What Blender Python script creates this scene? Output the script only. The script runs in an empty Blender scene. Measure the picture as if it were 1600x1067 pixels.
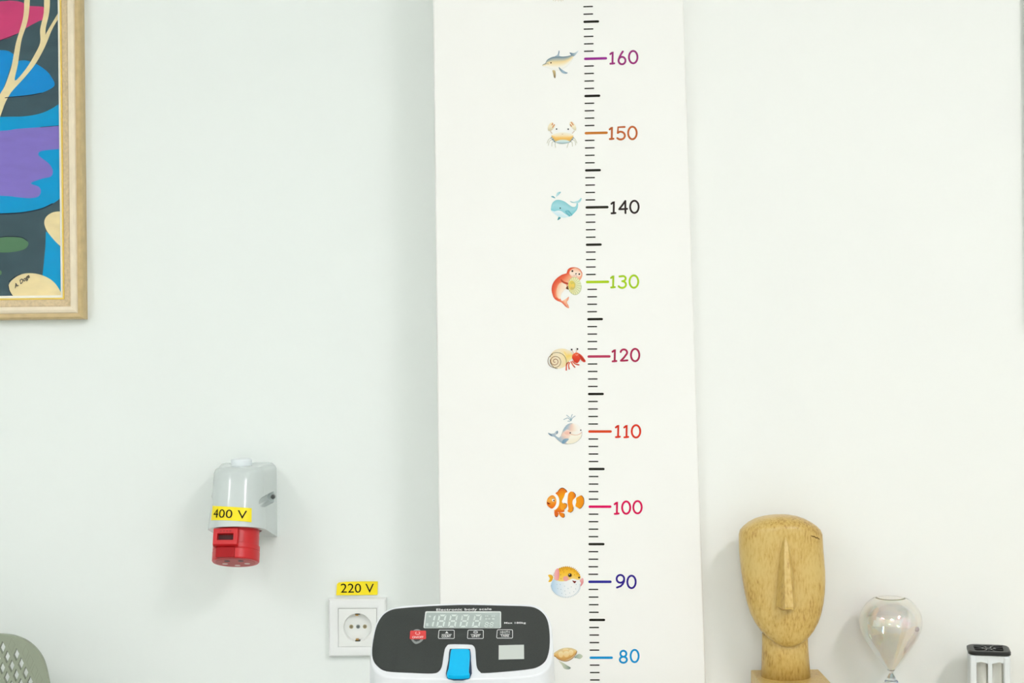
import bpy, bmesh, math, random
from math import sin, cos, pi, radians as R
from mathutils import Vector as V, Matrix
from mathutils.geometry import delaunay_2d_cdt
random.seed(4)
S = bpy.context.scene
C = S.collection

# ------------------------------------------------------------------ camera, world, exposure
F, CX, CY, ROLL = 2400.0, 800.0, 533.5, -0.0108      # focal length and centre for a 1600 x 1067 picture
CAM = V((0, 0, 1.22))
cr, cu, cf = V((cos(ROLL), 0, sin(ROLL))), V((-sin(ROLL), 0, cos(ROLL))), V((0, 1, 0))
cam = bpy.data.cameras.new('camera'); cam.sensor_width = 36; cam.lens = 36 * F / 1600
cam.clip_start = .02
co = bpy.data.objects.new('camera', cam); C.objects.link(co)
mw = Matrix.Identity(4)
for k in range(3):
    mw[k][0], mw[k][1], mw[k][2], mw[k][3] = cr[k], cu[k], -cf[k], CAM[k]
co.matrix_world = mw
S.camera = co
w = bpy.data.worlds.new('world'); S.world = w; w.use_nodes = True
w.node_tree.nodes['Background'].inputs[0].default_value = (.8, .9, .85, 1)
w.node_tree.nodes['Background'].inputs[1].default_value = .3
S.view_settings.view_transform = 'Standard'; S.view_settings.look = 'None'
S.view_settings.exposure = 0; S.view_settings.gamma = 1; S.view_settings.use_curve_mapping = False
LAMP = (.992, .955, .99)
# x, y, half width, half length, power factor of the ceiling lamps (two rows run along the room; the last is an added fill lamp)
PANELS = [(-2.05, -.6, .17, .62, .95), (1.5, -.5, .17, .62, 1.45), (-.2, -2.2, .3, .4, 1.3)]
STRENGTH = 27.3
YP, YW, YR = 2.053, 2.153, 2.066     # pillar front, back wall on the left, back wall on the right

def at(px, py, Y):
    d = cr * ((px - CX) / F) + cu * ((CY - py) / F) + cf
    return CAM + d * (Y / d.y)
def onplane(px, py, P0, n):
    d = cr * ((px - CX) / F) + cu * ((CY - py) / F) + cf
    return CAM + d * ((P0 - CAM).dot(n) / d.dot(n))

# ------------------------------------------------------------------ materials
def lin(c):
    return tuple(((v / 255) / 12.92 if v / 255 <= .04045 else ((v / 255 + .055) / 1.055) ** 2.4) for v in c)
MATS = {}
def mat(name, rgb, rough=.5, metal=0, noise=0, nscale=30, bump=0, bscale=200, spec=.5, coat=0, stretch=None):
    if name in MATS: return MATS[name]
    m = bpy.data.materials.new(name); m.use_nodes = True
    nt = m.node_tree; b = nt.nodes['Principled BSDF']
    c = lin(rgb)
    b.inputs['Base Color'].default_value = (*c, 1); b.inputs['Roughness'].default_value = rough
    b.inputs['Metallic'].default_value = metal; b.inputs['Specular IOR Level'].default_value = spec
    b.inputs['Coat Weight'].default_value = coat
    if noise or bump:
        tc = nt.nodes.new('ShaderNodeTexCoord'); mp = nt.nodes.new('ShaderNodeMapping')
        nt.links.new(tc.outputs['Object'], mp.inputs[0])
        if stretch: mp.inputs['Scale'].default_value = stretch
    if noise:
        n = nt.nodes.new('ShaderNodeTexNoise'); n.inputs['Scale'].default_value = nscale; n.inputs['Detail'].default_value = 5
        r = nt.nodes.new('ShaderNodeValToRGB')
        r.color_ramp.elements[0].position = .3; r.color_ramp.elements[1].position = .7
        r.color_ramp.elements[0].color = (*[v * (1 - noise) for v in c], 1)
        r.color_ramp.elements[1].color = (*[min(1, v * (1 + noise * .6)) for v in c], 1)
        nt.links.new(mp.outputs[0], n.inputs['Vector']); nt.links.new(n.outputs['Fac'], r.inputs[0])
        nt.links.new(r.outputs[0], b.inputs['Base Color'])
    if bump:
        n = nt.nodes.new('ShaderNodeTexNoise'); n.inputs['Scale'].default_value = bscale; n.inputs['Detail'].default_value = 3
        bp = nt.nodes.new('ShaderNodeBump'); bp.inputs['Strength'].default_value = bump; bp.inputs['Distance'].default_value = .001
        nt.links.new(mp.outputs[0], n.inputs['Vector']); nt.links.new(n.outputs['Fac'], bp.inputs['Height'])
        nt.links.new(bp.outputs[0], b.inputs['Normal'])
    MATS[name] = m
    return m
def ink(rgb, rough=.6): return mat('ink_%d_%d_%d' % tuple(rgb), rgb, rough, spec=.12)
def ink_attr():
    if 'painted' in MATS: return MATS['painted']
    m = mat('painted', (200, 200, 200), .6, spec=.12)
    a = m.node_tree.nodes.new('ShaderNodeVertexColor'); a.layer_name = 'Col'
    m.node_tree.links.new(a.outputs[0], m.node_tree.nodes['Principled BSDF'].inputs['Base Color'])
    return m
WALL = mat('wall_paint', (240, 246, 242), .6, noise=.012, nscale=3, bump=.12, bscale=90, spec=.3)
PILLAR = mat('pillar_paint', (249, 249, 244), .6, noise=.01, nscale=3, bump=.12, bscale=90, spec=.3)

# ------------------------------------------------------------------ object helpers
def wl(o):
    p = V((0, 0, 0))
    while o: p = p + o.location; o = o.parent
    return p
def thing(name, label, cat, loc, group=None):
    o = bpy.data.objects.new(name, None); C.objects.link(o); o.location = loc
    o.empty_display_size = .02
    o['label'] = label; o['category'] = cat
    if group: o['group'] = group
    return o
def obj(name, vf, m, parent=None, smooth=False, label=None, kind=None, idx=None):
    vs, fs = vf
    L = wl(parent) if parent else V((0, 0, 0))
    me = bpy.data.meshes.new(name)
    me.from_pydata([tuple(V(v) - L) for v in vs], [], [tuple(f) for f in fs])
    for q in (m if isinstance(m, (list, tuple)) else [m]): me.materials.append(q)
    if idx:
        for p, i in zip(me.polygons, idx): p.material_index = i
    bm = bmesh.new(); bm.from_mesh(me)
    if not getattr(vf, 'flat', False): bmesh.ops.recalc_face_normals(bm, faces=bm.faces)
    bm.to_mesh(me); bm.free()
    if smooth: 
        for p in me.polygons: p.use_smooth = True
    o = bpy.data.objects.new(name, me); C.objects.link(o)
    if parent: o.parent = parent
    if label: o['label'] = label
    if kind: o['kind'] = kind
    return o
def flip_from(o, n):
    bm = bmesh.new(); bm.from_mesh(o.data)
    bmesh.ops.reverse_faces(bm, faces=[f for f in bm.faces if min(v.index for v in f.verts) >= n])
    bm.to_mesh(o.data); bm.free()
def bevel(o, w, seg=3, ang=35):
    md = o.modifiers.new('bevel', 'BEVEL'); md.width = w; md.segments = seg; md.limit_method = 'ANGLE'; md.angle_limit = R(ang)
    for p in o.data.polygons: p.use_smooth = True
    wn = o.modifiers.new('wn', 'WEIGHTED_NORMAL'); wn.keep_sharp = True
    return o
def box(x0, x1, y0, y1, z0, z1):
    v = [(x, y, z) for x in (x0, x1) for y in (y0, y1) for z in (z0, z1)]
    return v, [(0, 1, 3, 2), (4, 6, 7, 5), (0, 4, 5, 1), (2, 3, 7, 6), (0, 2, 6, 4), (1, 5, 7, 3)]
def fbox(O, ex, ey, ez, a, b):
    v = [O + ex * x + ey * y + ez * z for x in (a[0], b[0]) for y in (a[1], b[1]) for z in (a[2], b[2])]
    return v, [(0, 1, 3, 2), (4, 6, 7, 5), (0, 4, 5, 1), (2, 3, 7, 6), (0, 2, 6, 4), (1, 5, 7, 3)]
def loft(rings, cap0=True, cap1=True):
    n = len(rings[0]); vs = [V(p) for r in rings for p in r]; fs = []
    for k in range(len(rings) - 1):
        for i in range(n):
            j = (i + 1) % n
            fs.append((k * n + i, k * n + j, (k + 1) * n + j, (k + 1) * n + i))
    if cap0: fs.append(tuple(range(n - 1, -1, -1)))
    if cap1: fs.append(tuple((len(rings) - 1) * n + i for i in range(n)))
    return vs, fs
def cyl(P, a, r0, r1, h, n=32, extra=()):
    """lathe along direction a from P; extra = list of (along, radius)"""
    a = V(a).normalized(); u = a.orthogonal().normalized(); v = a.cross(u)
    prof = [(0, r0)] + list(extra) + [(h, r1)]
    return loft([[V(P) + a * d + (u * cos(2 * pi * i / n) + v * sin(2 * pi * i / n)) * r for i in range(n)] for d, r in prof])
def merge(*parts):
    vs, fs = [], []
    for v, f in parts:
        o = len(vs); vs += list(v); fs += [tuple(i + o for i in q) for q in f]
    return vs, fs
def prism(front, off):
    """front polygon of points thickened by vector off"""
    n = len(front); vs = [V(p) for p in front] + [V(p) + V(off) for p in front]
    fs = [tuple(range(n)), tuple(range(2 * n - 1, n - 1, -1))] + [(i, (i + 1) % n, n + (i + 1) % n, n + i) for i in range(n)]
    return vs, fs
def smooth_loop(p, k=5, closed=True):
    out = []; n = len(p)
    rng = range(n) if closed else range(n - 1)
    for i in rng:
        g = (lambda j: p[j % n]) if closed else (lambda j: p[max(0, min(n - 1, j))])
        p0, p1, p2, p3 = g(i - 1), g(i), g(i + 1), g(i + 2)
        for s in range(k):
            t = s / k
            out.append(tuple(.5 * ((2 * p1[d]) + (-p0[d] + p2[d]) * t + (2 * p0[d] - 5 * p1[d] + 4 * p2[d] - p3[d]) * t * t
                       + (-p0[d] + 3 * p1[d] - 3 * p2[d] + p3[d]) * t ** 3) for d in range(len(p1))))
    if not closed: out.append(tuple(p[-1]))
    return out
def ell(cx, cy, rx, ry=None, a=0, n=28):
    ry = ry or rx
    return [(cx + rx * cos(t) * cos(a) - ry * sin(t) * sin(a), cy + rx * cos(t) * sin(a) + ry * sin(t) * cos(a)) for t in (2 * pi * i / n for i in range(n))]
def stroke(pts, wd, caps=True, w1=None):
    """outline polygon of a 2D stroke of width wd with round ends"""
    P = [V(p) for p in pts]; n = len(P); L, Rr = [], []
    for i in range(n):
        d = (P[min(n - 1, i + 1)] - P[max(0, i - 1)])
        d = d.normalized() if d.length > 1e-9 else V((1, 0))
        q = V((-d.y, d.x)); h = (wd + ((w1 if w1 is not None else wd) - wd) * i / (n - 1)) / 2
        L.append(P[i] + q * h); Rr.append(P[i] - q * h)
    out = list(L)
    if caps:
        d = (P[-1] - P[-2]).normalized(); q = V((-d.y, d.x)); h = (w1 if w1 is not None else wd) / 2
        out += [P[-1] + (q * cos(t) + d * sin(t)) * h for t in (pi * k / 6 for k in range(1, 6))]
    out += Rr[::-1]
    if caps:
        d = (P[0] - P[1]).normalized(); q = V((-d.y, d.x)); h = wd / 2
        out += [P[0] + (q * cos(t) + d * sin(t)) * h for t in (pi * k / 6 for k in range(1, 6))]
    return [tuple(p) for p in out]
def strokeq(pts, wd, closed=False):
    """stroke as a quad strip (safe for loops)"""
    P = [V(p) for p in pts]; n = len(P); vs, fs = [], []
    for i in range(n):
        a, b = (P[(i + 1) % n], P[i - 1]) if closed else (P[min(n - 1, i + 1)], P[max(0, i - 1)])
        d = (a - b).normalized(); q = V((-d.y, d.x)) * wd / 2
        vs += [P[i] + q, P[i] - q]
    m = n if closed else n - 1
    for i in range(m):
        j = (i + 1) % n; fs.append((2 * i, 2 * i + 1, 2 * j + 1, 2 * j))
    return vs, fs
def capped(pts, wd):
    a = strokeq(pts, wd)
    def cap(p, q):
        d = (V(p) - V(q)).normalized(); n_ = V((-d.y, d.x))
        return [V(p) + (n_ * cos(t) + d * sin(t)) * wd / 2 for t in (pi * k / 8 for k in range(9))], [tuple(range(9))]
    return merge(a, cap(pts[0], pts[1]), cap(pts[-1], pts[-2]))
def text2d(s, bold=0.0, shear=0.0, space=1.0):
    """glyph mesh, normalised to 0..1 in x and y (y up)"""
    cu_ = bpy.data.curves.new('t', 'FONT'); cu_.body = s; cu_.size = 1; cu_.offset = bold; cu_.shear = shear
    cu_.space_character = space; cu_.resolution_u = 5
    o = bpy.data.objects.new('t', cu_); C.objects.link(o)
    dg = bpy.context.evaluated_depsgraph_get()
    me = bpy.data.meshes.new_from_object(o.evaluated_get(dg))
    vs = [v.co.xy.copy() for v in me.vertices]; fs = [tuple(p.vertices) for p in me.polygons]
    bpy.data.objects.remove(o); bpy.data.curves.remove(cu_); bpy.data.meshes.remove(me)
    x0, x1 = min(v.x for v in vs), max(v.x for v in vs); y0, y1 = min(v.y for v in vs), max(v.y for v in vs)
    return [((v.x - x0) / (x1 - x0), (v.y - y0) / (y1 - y0)) for v in vs], fs
def text_quad(s, quad, fn, **k):
    """text filling a picture quad (tl, tr, br, bl); fn maps the picture point to a place on the surface"""
    vs, fs = text2d(s, **k); tl, tr, br, bl = [V(q) for q in quad]
    out = []
    for x, y in vs:
        p = tl.lerp(tr, x) * y + bl.lerp(br, x) * (1 - y); out.append(fn(p.x, p.y))
    return out, fs
def struct(name, vf, m): return obj(name, vf, m, kind='structure')

# ------------------------------------------------------------------ the room
X0, X1, Y0, ZC = -2.6, 2.6, -2.9, 2.8
struct('wall_back', box(X0, X1, YW, YW + .1, 0, ZC), WALL)
struct('wall_alcove', box(.12, X1, YR, YW - .001, 0, ZC), mat('alcove_paint', (244, 246, 241), .6, noise=.012, nscale=3, bump=.12, bscale=90, spec=.3))
struct('wall_left', box(X0 - .1, X0, Y0, YW, 0, ZC), WALL)
struct('wall_right', box(X1, X1 + .1, Y0, YW, 0, ZC), WALL)
struct('wall_front', box(X0, X1, Y0 - .1, Y0, 0, ZC), WALL)
struct('ceiling', box(X0, X1, Y0, YW, ZC, ZC + .1), mat('ceiling_paint', (240, 242, 238), .7))
struct('floor', box(X0, X1, Y0, YW, -.1, 0), mat('vinyl_floor', (188, 188, 180), .4, noise=.1, nscale=6))
# pillar: its left edge is plumb, its right edge runs out of plumb
lt = at(676.5, 0, YP); r0, r1 = at(1068, 0, YP), at(1103, 1067, YP)
def rx(z): return r1.x + (r0.x - r1.x) * (z - r1.z) / (r0.z - r1.z)
lx = (at(676.5, 0, YP).x + at(687, 940, YP).x) / 2
pv = [(lx, YP, 0), (rx(0), YP, 0), (rx(0), YW + .02, 0), (lx, YW + .02, 0), (lx, YP, ZC), (rx(ZC), YP, ZC), (rx(ZC), YW + .02, ZC), (lx, YW + .02, ZC)]
p_ = struct('wall_pillar', (pv, [(0, 1, 5, 4), (1, 2, 6, 5), (2, 3, 7, 6), (3, 0, 4, 7), (0, 3, 2, 1), (4, 5, 6, 7)]), PILLAR)
bevel(p_, .0025, 2)
# skirting along the back wall
for nm, a, b, yy in (('baseboard_left', X0, lx, YW), ('baseboard_right', rx(0), X1, YR)):
    struct(nm, box(a + .001, b - .001, yy - .012, yy, 0, .07), mat('skirting', (235, 236, 230), .4))

# ceiling panels (out of the frame; they light the room)
alu = mat('panel_frame', (235, 235, 232), .4)
for x, y, a, l, f in PANELS:
    where = 'long white ceiling lamp before the left wall' if x < -1 else 'long white ceiling lamp before the right wall' if x > 1 else 'added square white fill lamp on the ceiling behind the viewer'
    t = thing('ceiling_light', where, 'ceiling light', (x, y, ZC - .012), 'ceiling lamps')
    m = bpy.data.materials.new('diffuser'); m.use_nodes = True
    b = m.node_tree.nodes['Principled BSDF']; b.inputs['Base Color'].default_value = (.9, .9, .9, 1)
    b.inputs['Emission Color'].default_value = (*LAMP, 1); b.inputs['Emission Strength'].default_value = STRENGTH * f
    fr = [box(x - a, x + a, y - l, y - l + .02, ZC - .012, ZC), box(x - a, x + a, y + l - .02, y + l, ZC - .012, ZC),
          box(x - a, x - a + .02, y - l + .02, y + l - .02, ZC - .012, ZC), box(x + a - .02, x + a, y - l + .02, y + l - .02, ZC - .012, ZC)]
    obj('frame', merge(*fr), alu, t)
    obj('diffuser', box(x - a + .02, x + a - .02, y - l + .02, y + l - .02, ZC - .008, ZC - .002), m, t)

# ------------------------------------------------------------------ framed painting on the left
PX0, PY0 = -330, -420                   # hidden upper left corner of the frame, in picture units
br = at(137, 499, YW); fx1, fz0 = br.x, br.z
fx0, fz1 = fx1 - .52, fz0 + .78
pic = thing('framed_painting', 'abstract painting in a pale gold wooden frame, hung on the wall at the left', 'painting', ((fx0 + fx1) / 2, YW, fz0))
U = 1 / 1122.0                          # one picture unit on the frame, in metres
wood_c = mat('frame_cream', (240, 226, 198), .45, noise=.06, nscale=60, stretch=(1, 1, 1))
wood_t = mat('frame_tan', (220, 198, 158), .5, noise=.16, nscale=250, bump=.3, bscale=500)
wood_o = mat('frame_outer', (206, 182, 132), .45, noise=.1, nscale=90)
gold = mat('frame_gold_lip', (238, 205, 96), .25, metal=.35)
liner = mat('frame_liner', (246, 243, 228), .5)
prof = [(0, 0, 0), (0, 12, 0), (1.5, 19, 0), (4, 21.5, 0), (9.5, 20, 0), (11, 22.5, 1), (15, 24, 1), (20, 23, 1), (22, 20.5, 2), (30, 17, 2), (31.5, 16, 2), (32, 17, 3), (34, 17, 3), (34.5, 14.5, 4), (38, 13, 4), (38, 7, 4)]
def corner(ix, iz, e):                   # frame corner pushed in by e units
    x = (fx0 + e * U) if ix == 0 else (fx1 - e * U); z = (fz0 + e * U) if iz == 0 else (fz1 - e * U)
    return x, z
rails = [((0, 0), (1, 0)), ((1, 0), (1, 1)), ((1, 1), (0, 1)), ((0, 1), (0, 0))]
for ca, cb in rails:
    vs, fs, ix = [], [], []
    for e, d, mi in prof:
        for c_ in (ca, cb):
            x, z = corner(c_[0], c_[1], e); vs.append((x, YW - d * U, z))
    for k in range(len(prof) - 1):
        fs.append((2 * k, 2 * k + 1, 2 * k + 3, 2 * k + 2)); ix.append(prof[k + 1][2])
    n = len(prof)
    fs.append((2 * n - 2, 2 * n - 1, 1, 0)); ix.append(4)
    fs.append(tuple(2 * k for k in range(n))); ix.append(2); fs.append(tuple(2 * k + 1 for k in range(n))); ix.append(2)
    obj('frame_rail', (vs, fs), [wood_o, wood_c, wood_t, gold, liner], pic, idx=ix)
canvas_d = 9 * U
def cv(X, Y, lay=0):                     # crop units (3.95 per picture unit) to the canvas
    return at(X / 3.95, Y / 3.95, YW - canvas_d - .00012 * lay)
x_in0, z_in0 = corner(0, 0, 37); x_in1, z_in1 = corner(1, 1, 37)
def paintm(n, c): return mat('paint_' + n, c, .6, noise=.06, nscale=40, spec=.12, bump=.15, bscale=160, stretch=(1, 1, 2.5))
slate = mat('paint_slate', (74, 98, 106), .6, noise=.16, nscale=26, spec=.12, bump=.15, bscale=160, stretch=(1, 1, 2.5))
canvas = obj('canvas', box(x_in0, x_in1, YW - canvas_d, YW - .002, z_in0, z_in1), slate, pic)
def clipx(p): 
    p = V(p); p.x = max(x_in0, min(x_in1, p.x)); p.z = max(z_in0, min(z_in1, p.z)); return p
def blob(name, pts, m, lay, sm=True, outline=None):
    q = smooth_loop(pts, 4) if sm else pts
    if outline:
        a = [clipx(cv(*p, lay - .5)) for p in stroke_loop(q, outline)]
        obj('paint_outline', (a, [tuple(range(len(a)))]), paintm('outline', (32, 44, 52)), canvas)
    a = [clipx(cv(*p, lay)) for p in q]
    obj(name, (a, [tuple(range(len(a)))]), m, canvas)
def stroke_loop(q, w_):
    n = len(q); out = []
    for i in range(n):
        d = V(q[(i + 1) % n]) - V(q[i - 1]); d = d.normalized() if d.length else V((1, 0))
        out.append(V(q[i]) + V((d.y, -d.x)) * w_)
    return out
Z = 948
pink, blue, cyan, purp, lil, cream, green = [paintm(n, c) for n, c in (('pink', (214, 78, 130)), ('blue', (22, 152, 220)), ('cyan', (4, 166, 218)), ('purple', (140, 130, 208)), ('lilac', (144, 128, 206)), ('cream', (246, 230, 180)), ('green', (98, 142, 106)))]
blob('paint_pink', [(-400, 20), (0, 8), (60, 3), (130, 12), (180, 36), (250, 40), (272, 52), (265, 118), (240, 130), (180, 162), (100, 210), (0, 250), (-400, 330)], pink, 1)
blob('paint_blue', [(-300, 340), (-60, 318), (0, 310), (40, 312), (70, 325), (86, 350), (60, 430), (20, 550), (0, 590), (-300, 620)], blue, 1)
blob('paint_blue', [(90, 395), (115, 376), (165, 374), (230, 398), (290, 440), (320, 480), (337, 515), (325, 540), (260, 572), (180, 588), (60, 600), (30, 560), (50, 470)], blue, 2)
blob('paint_cyan', [(-500, 740), (0, 722), (150, 718), (250, 700), (320, 670), (382, 635), (460, 640), (470, 1000), (470, Z + 190), (390, Z + 255), (340, Z + 300), (250, Z + 340), (130, Z + 362), (0, Z + 370), (-500, Z + 400)], cyan, 1)
blob('paint_purple', [(-500, 830), (0, 808), (100, 796), (250, 785), (340, 778), (440, 772), (440, 914), (385, 918), (262, 930), (236, 950), (250, 970), (300, 1008), (325, 1050), (315, Z + 140), (262, Z + 154), (195, Z + 178), (200, Z + 190), (240, Z + 205), (252, Z + 235), (235, Z + 265), (180, Z + 275), (100, Z + 268), (0, Z + 260), (-500, Z + 250)], lil, 3)
blob('paint_green', [(-200, Z + 530), (0, Z + 518), (50, Z + 514), (130, Z + 519), (165, Z + 538), (175, Z + 560), (150, Z + 590), (80, Z + 607), (0, Z + 610), (-200, Z + 600)], green, 2)
blob('paint_green', [(-60, Z + 715), (0, Z + 720), (10, Z + 735), (0, Z + 750), (-60, Z + 755)], green, 2)
blob('paint_cyan', [(283, Z + 480), (310, Z + 500), (350, Z + 545), (440, Z + 590), (440, Z + 905), (395, Z + 900), (330, Z + 800), (262, Z + 752), (270, Z + 680), (280, Z + 570)], cyan, 2, sm=False)
blob('paint_cream', [(440, Z + 362), (390, Z + 357), (330, Z + 361), (287, Z + 388), (273, Z + 425), (285, Z + 468), (310, Z + 505), (350, Z + 550), (392, Z + 585), (440, Z + 600)], cream, 3)
blob('paint_cream', [(110, Z + 930), (92, Z + 900), (60, Z + 850), (53, Z + 815), (75, Z + 780), (130, Z + 745), (200, Z + 738), (270, Z + 754), (330, Z + 790), (370, Z + 845), (386, Z + 895), (386, Z + 930)], cream, 3)
blob('paint_branch', [(166, -60), (150, 0), (148, 60), (138, 130), (100, 260), (86, 330), (68, 420), (30, 530), (-10, 610), (-40, 800), (0, 722), (30, 640), (62, 580), (90, 545), (150, 480), (215, 400), (262, 320), (292, 255), (318, 190), (345, 140), (385, 85), (440, 40), (440, -20), (378, 52), (330, 128), (288, 200), (282, 215), (283, 170), (305, 70), (305, -40), (275, -40), (270, 80), (248, 180), (248, 262), (215, 335), (160, 425), (92, 498), (110, 400), (120, 330), (135, 240), (165, 150), (180, 70), (184, -40)], cream, 5)
# dark brush lines where two colours meet
lines = []
for pts, wd in (([(30, 604), (60, 600), (180, 588), (255, 574)], 5), ([(0, Z + 372), (130, Z + 365), (250, Z + 342), (325, Z + 308)], 7), ([(250, 785), (330, 778), (400, 774)], 3), ([(52, Z + 815), (60, Z + 850), (92, Z + 898)], 4),
               ([(0, Z + 516), (50, Z + 511), (130, Z + 516), (168, Z + 538)], 5), ([(55, Z + 790), (90, Z + 762), (130, Z + 743)], 4), ([(0, 250), (100, 212)], 4)):
    v, f = strokeq(smooth_loop(pts, 4, False), wd); obj('brush_line', ([clipx(cv(p[0], p[1], 6)) for p in v], f), paintm('line', (28, 42, 58)), canvas)
vs, fs = text2d('A. Doga', shear=.35, bold=.02)
sg = []
for x, y in vs:
    p = V((92, Z + 832)).lerp(V((186, Z + 762)), x) + V((-16, -28)) * (y - .25)
    sg.append(cv(p.x, p.y, 7))
obj('signature', (sg, fs), ink((30, 34, 50)), canvas)
gm = bpy.data.materials.new('picture_glass'); gm.use_nodes = True; nt = gm.node_tree
nt.nodes.remove(nt.nodes['Principled BSDF'])
fr_, tr_, gl_, mx_ = [nt.nodes.new('ShaderNode' + q) for q in ('Fresnel', 'BsdfTransparent', 'BsdfGlossy', 'MixShader')]
fr_.inputs[0].default_value = 1.22; gl_.inputs['Roughness'].default_value = .02; gl_.inputs['Color'].default_value = (1, 1, 1, 1)
nt.links.new(fr_.outputs[0], mx_.inputs[0]); nt.links.new(tr_.outputs[0], mx_.inputs[1]); nt.links.new(gl_.outputs[0], mx_.inputs[2])
nt.links.new(mx_.outputs[0], nt.nodes['Material Output'].inputs[0])
gy = YW - canvas_d - .0022
obj('glass_pane', ([(x_in0, gy, z_in0), (x_in1, gy, z_in0), (x_in1, gy, z_in1), (x_in0, gy, z_in1)], [(0, 1, 2, 3)]), gm, pic)

# pale board hung at the right edge of the frame
q0 = at(1596.5, 100, YR)
bd = thing('wall_board', 'pale flat board on the wall, cut off by the right edge of the photo', 'board', (q0.x + .25, YR, at(1600, 512, YR).z))
bz = at(1600, 512, YR).z
o = obj('board_panel', box(q0.x + .0015, q0.x + .5, YR - .012, YR - .003, bz, bz + .62), mat('board_white', (238, 242, 236), .5), bd); bevel(o, .002)
obj('board_backing', box(q0.x + .006, q0.x + .495, YR - .003, YR, bz + .006, bz + .614), mat('board_edge', (150, 155, 145), .6), bd)

# ------------------------------------------------------------------ growth chart on the pillar
EPS = .00015
def pp(px, py, lay=1): return at(px, py, YP - EPS * lay)
chart = thing('growth_chart', 'tall printed height ruler with coloured numbers running up the white pillar', 'growth chart', at(922, 560, YP))
black = (34, 32, 24)
dec = [(160, 912.5, 948.6, 91.8, 91.2), (150, 913.5, 949.7, 207.9, 207.5), (140, 914.8, 951, 324, 323.6), (130, 915.5, 952, 440.5, 440.4), (120, 917.9, 954.1, 557, 556.8),
       (110, 919.1, 956, 674.1, 674.1), (100, 919.6, 955.5, 791.5, 791.6), (90, 919.1, 955.7, 908.8, 909), (80, 921.2, 957.7, 1027.5, 1027.5)]
dcol = {160: ((152, 44, 142), (158, 52, 122)), 150: ((204, 126, 50), (190, 98, 46)), 140: ((46, 44, 32), (50, 40, 38)), 130: ((172, 206, 24), (164, 202, 26)), 120: ((190, 62, 96), (172, 42, 80)),
        110: ((220, 72, 34), (216, 54, 32)), 100: ((226, 14, 96), (216, 16, 84)), 90: ((48, 42, 148), (52, 34, 136)), 80: ((30, 152, 212), (18, 146, 208))}
fives = {165: (911.5, 936.2, 33.8), 155: (913, 938, 149.8), 145: (914, 939, 266), 135: (915.3, 940.3, 382.2), 125: (917.5, 942.2, 498.6), 115: (918.7, 943.5, 615.5), 105: (919.6, 944.8, 732.7), 95: (919.4, 944.6, 850.1), 85: (920.4, 945.6, 968.5)}
anchor = {}
for h, a, b, y0, y1 in dec: anchor[h] = (a, (y0 + y1) / 2)
for h, (a, b, y) in fives.items(): anchor[h] = (a, y)
anchor[170] = (910.5, -25); anchor[75] = (922, 1085.5)
def slope(y): return -.028 * max(0, 1 - y / 700)
def tickmesh(a, b, y, th):
    s = slope(y) * (b - a) / 2
    q = stroke([(a + th / 2, y - s), ((a + b) / 2, y), (b - th / 2, y + s)], th)
    return prism([pp(*p) for p in q], (0, EPS, 0))
for h, a, b, y0, y1 in dec:
    obj('decade_mark', tickmesh(a, b, (y0 + y1) / 2, 3.9), ink(dcol[h][0]), chart, label='coloured line beside the number %d' % h)
for h, (a, b, y) in fives.items():
    obj('half_mark', tickmesh(a, b, y, 3.7), ink(black), chart)
hs = sorted(anchor)
for h in range(76, 169):
    if h % 5 == 0: continue
    lo, hi = h - h % 5, h - h % 5 + 5; f = (h - lo) / 5
    lx_ = anchor[lo][0] if h < 130 and h > 125 else anchor[hi][0] * f + anchor[lo][0] * (1 - f)
    a = lx_ + .1; y = anchor[hi][1] * f + anchor[lo][1] * (1 - f)
    obj('tick_mark', tickmesh(a, a + 15.4, y, 1.95), ink(black), chart)
def arc(cx, cy, rx_, ry_, a0, a1, n=18): return [(cx + rx_ * cos(R(a0 + (a1 - a0) * k / n)), cy + ry_ * sin(R(a0 + (a1 - a0) * k / n))) for k in range(n + 1)]
DIG = {   # strokes in a unit box, y down
 '1': [[(.02, .2), (.3, .12), (.62, 0), (.56, 1)], [(.05, 1), (.5, .99), (1, .97)]],
 '0': [arc(.5, .5, .5, .5, 0, 360, 36)[:-1]],
 '6': [[(.62, 0), (.4, .17), (.16, .42), (.03, .62)] , arc(.5, .71, .5, .29, 0, 360, 30)[:-1]],
 '9': [arc(.5, .31, .5, .31, 0, 360, 30)[:-1], [(1, .34), (.97, .52), (.82, .72), (.52, .9), (.05, 1)]],
 '5': [[(.95, .0), (.1, .02), (.05, .48)], [(.05, .48), (.3, .38)] + arc(.42, .69, .56, .31, -80, 140, 18)],
 '4': [[(.8, 1), (.78, .5), (.78, 0)], [(.78, 0), (.4, .34), (.0, .68)], [(.0, .68), (.5, .67), (1, .65)]],
 '3': [[(.04, .05)] + arc(.45, .22, .5, .22, -70, 90, 12), arc(.42, .72, .58, .28, -80, 150, 18)],
 '2': [arc(.48, .27, .47, .27, -170, 20, 14) + [(.5, .7), (.05, .97)], [(.05, .97), (.5, .97), (1, .94)]],
 '8': [arc(.5, .25, .42, .25, 0, 360, 28)[:-1], arc(.5, .75, .5, .25, 0, 360, 28)[:-1]],
}
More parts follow.
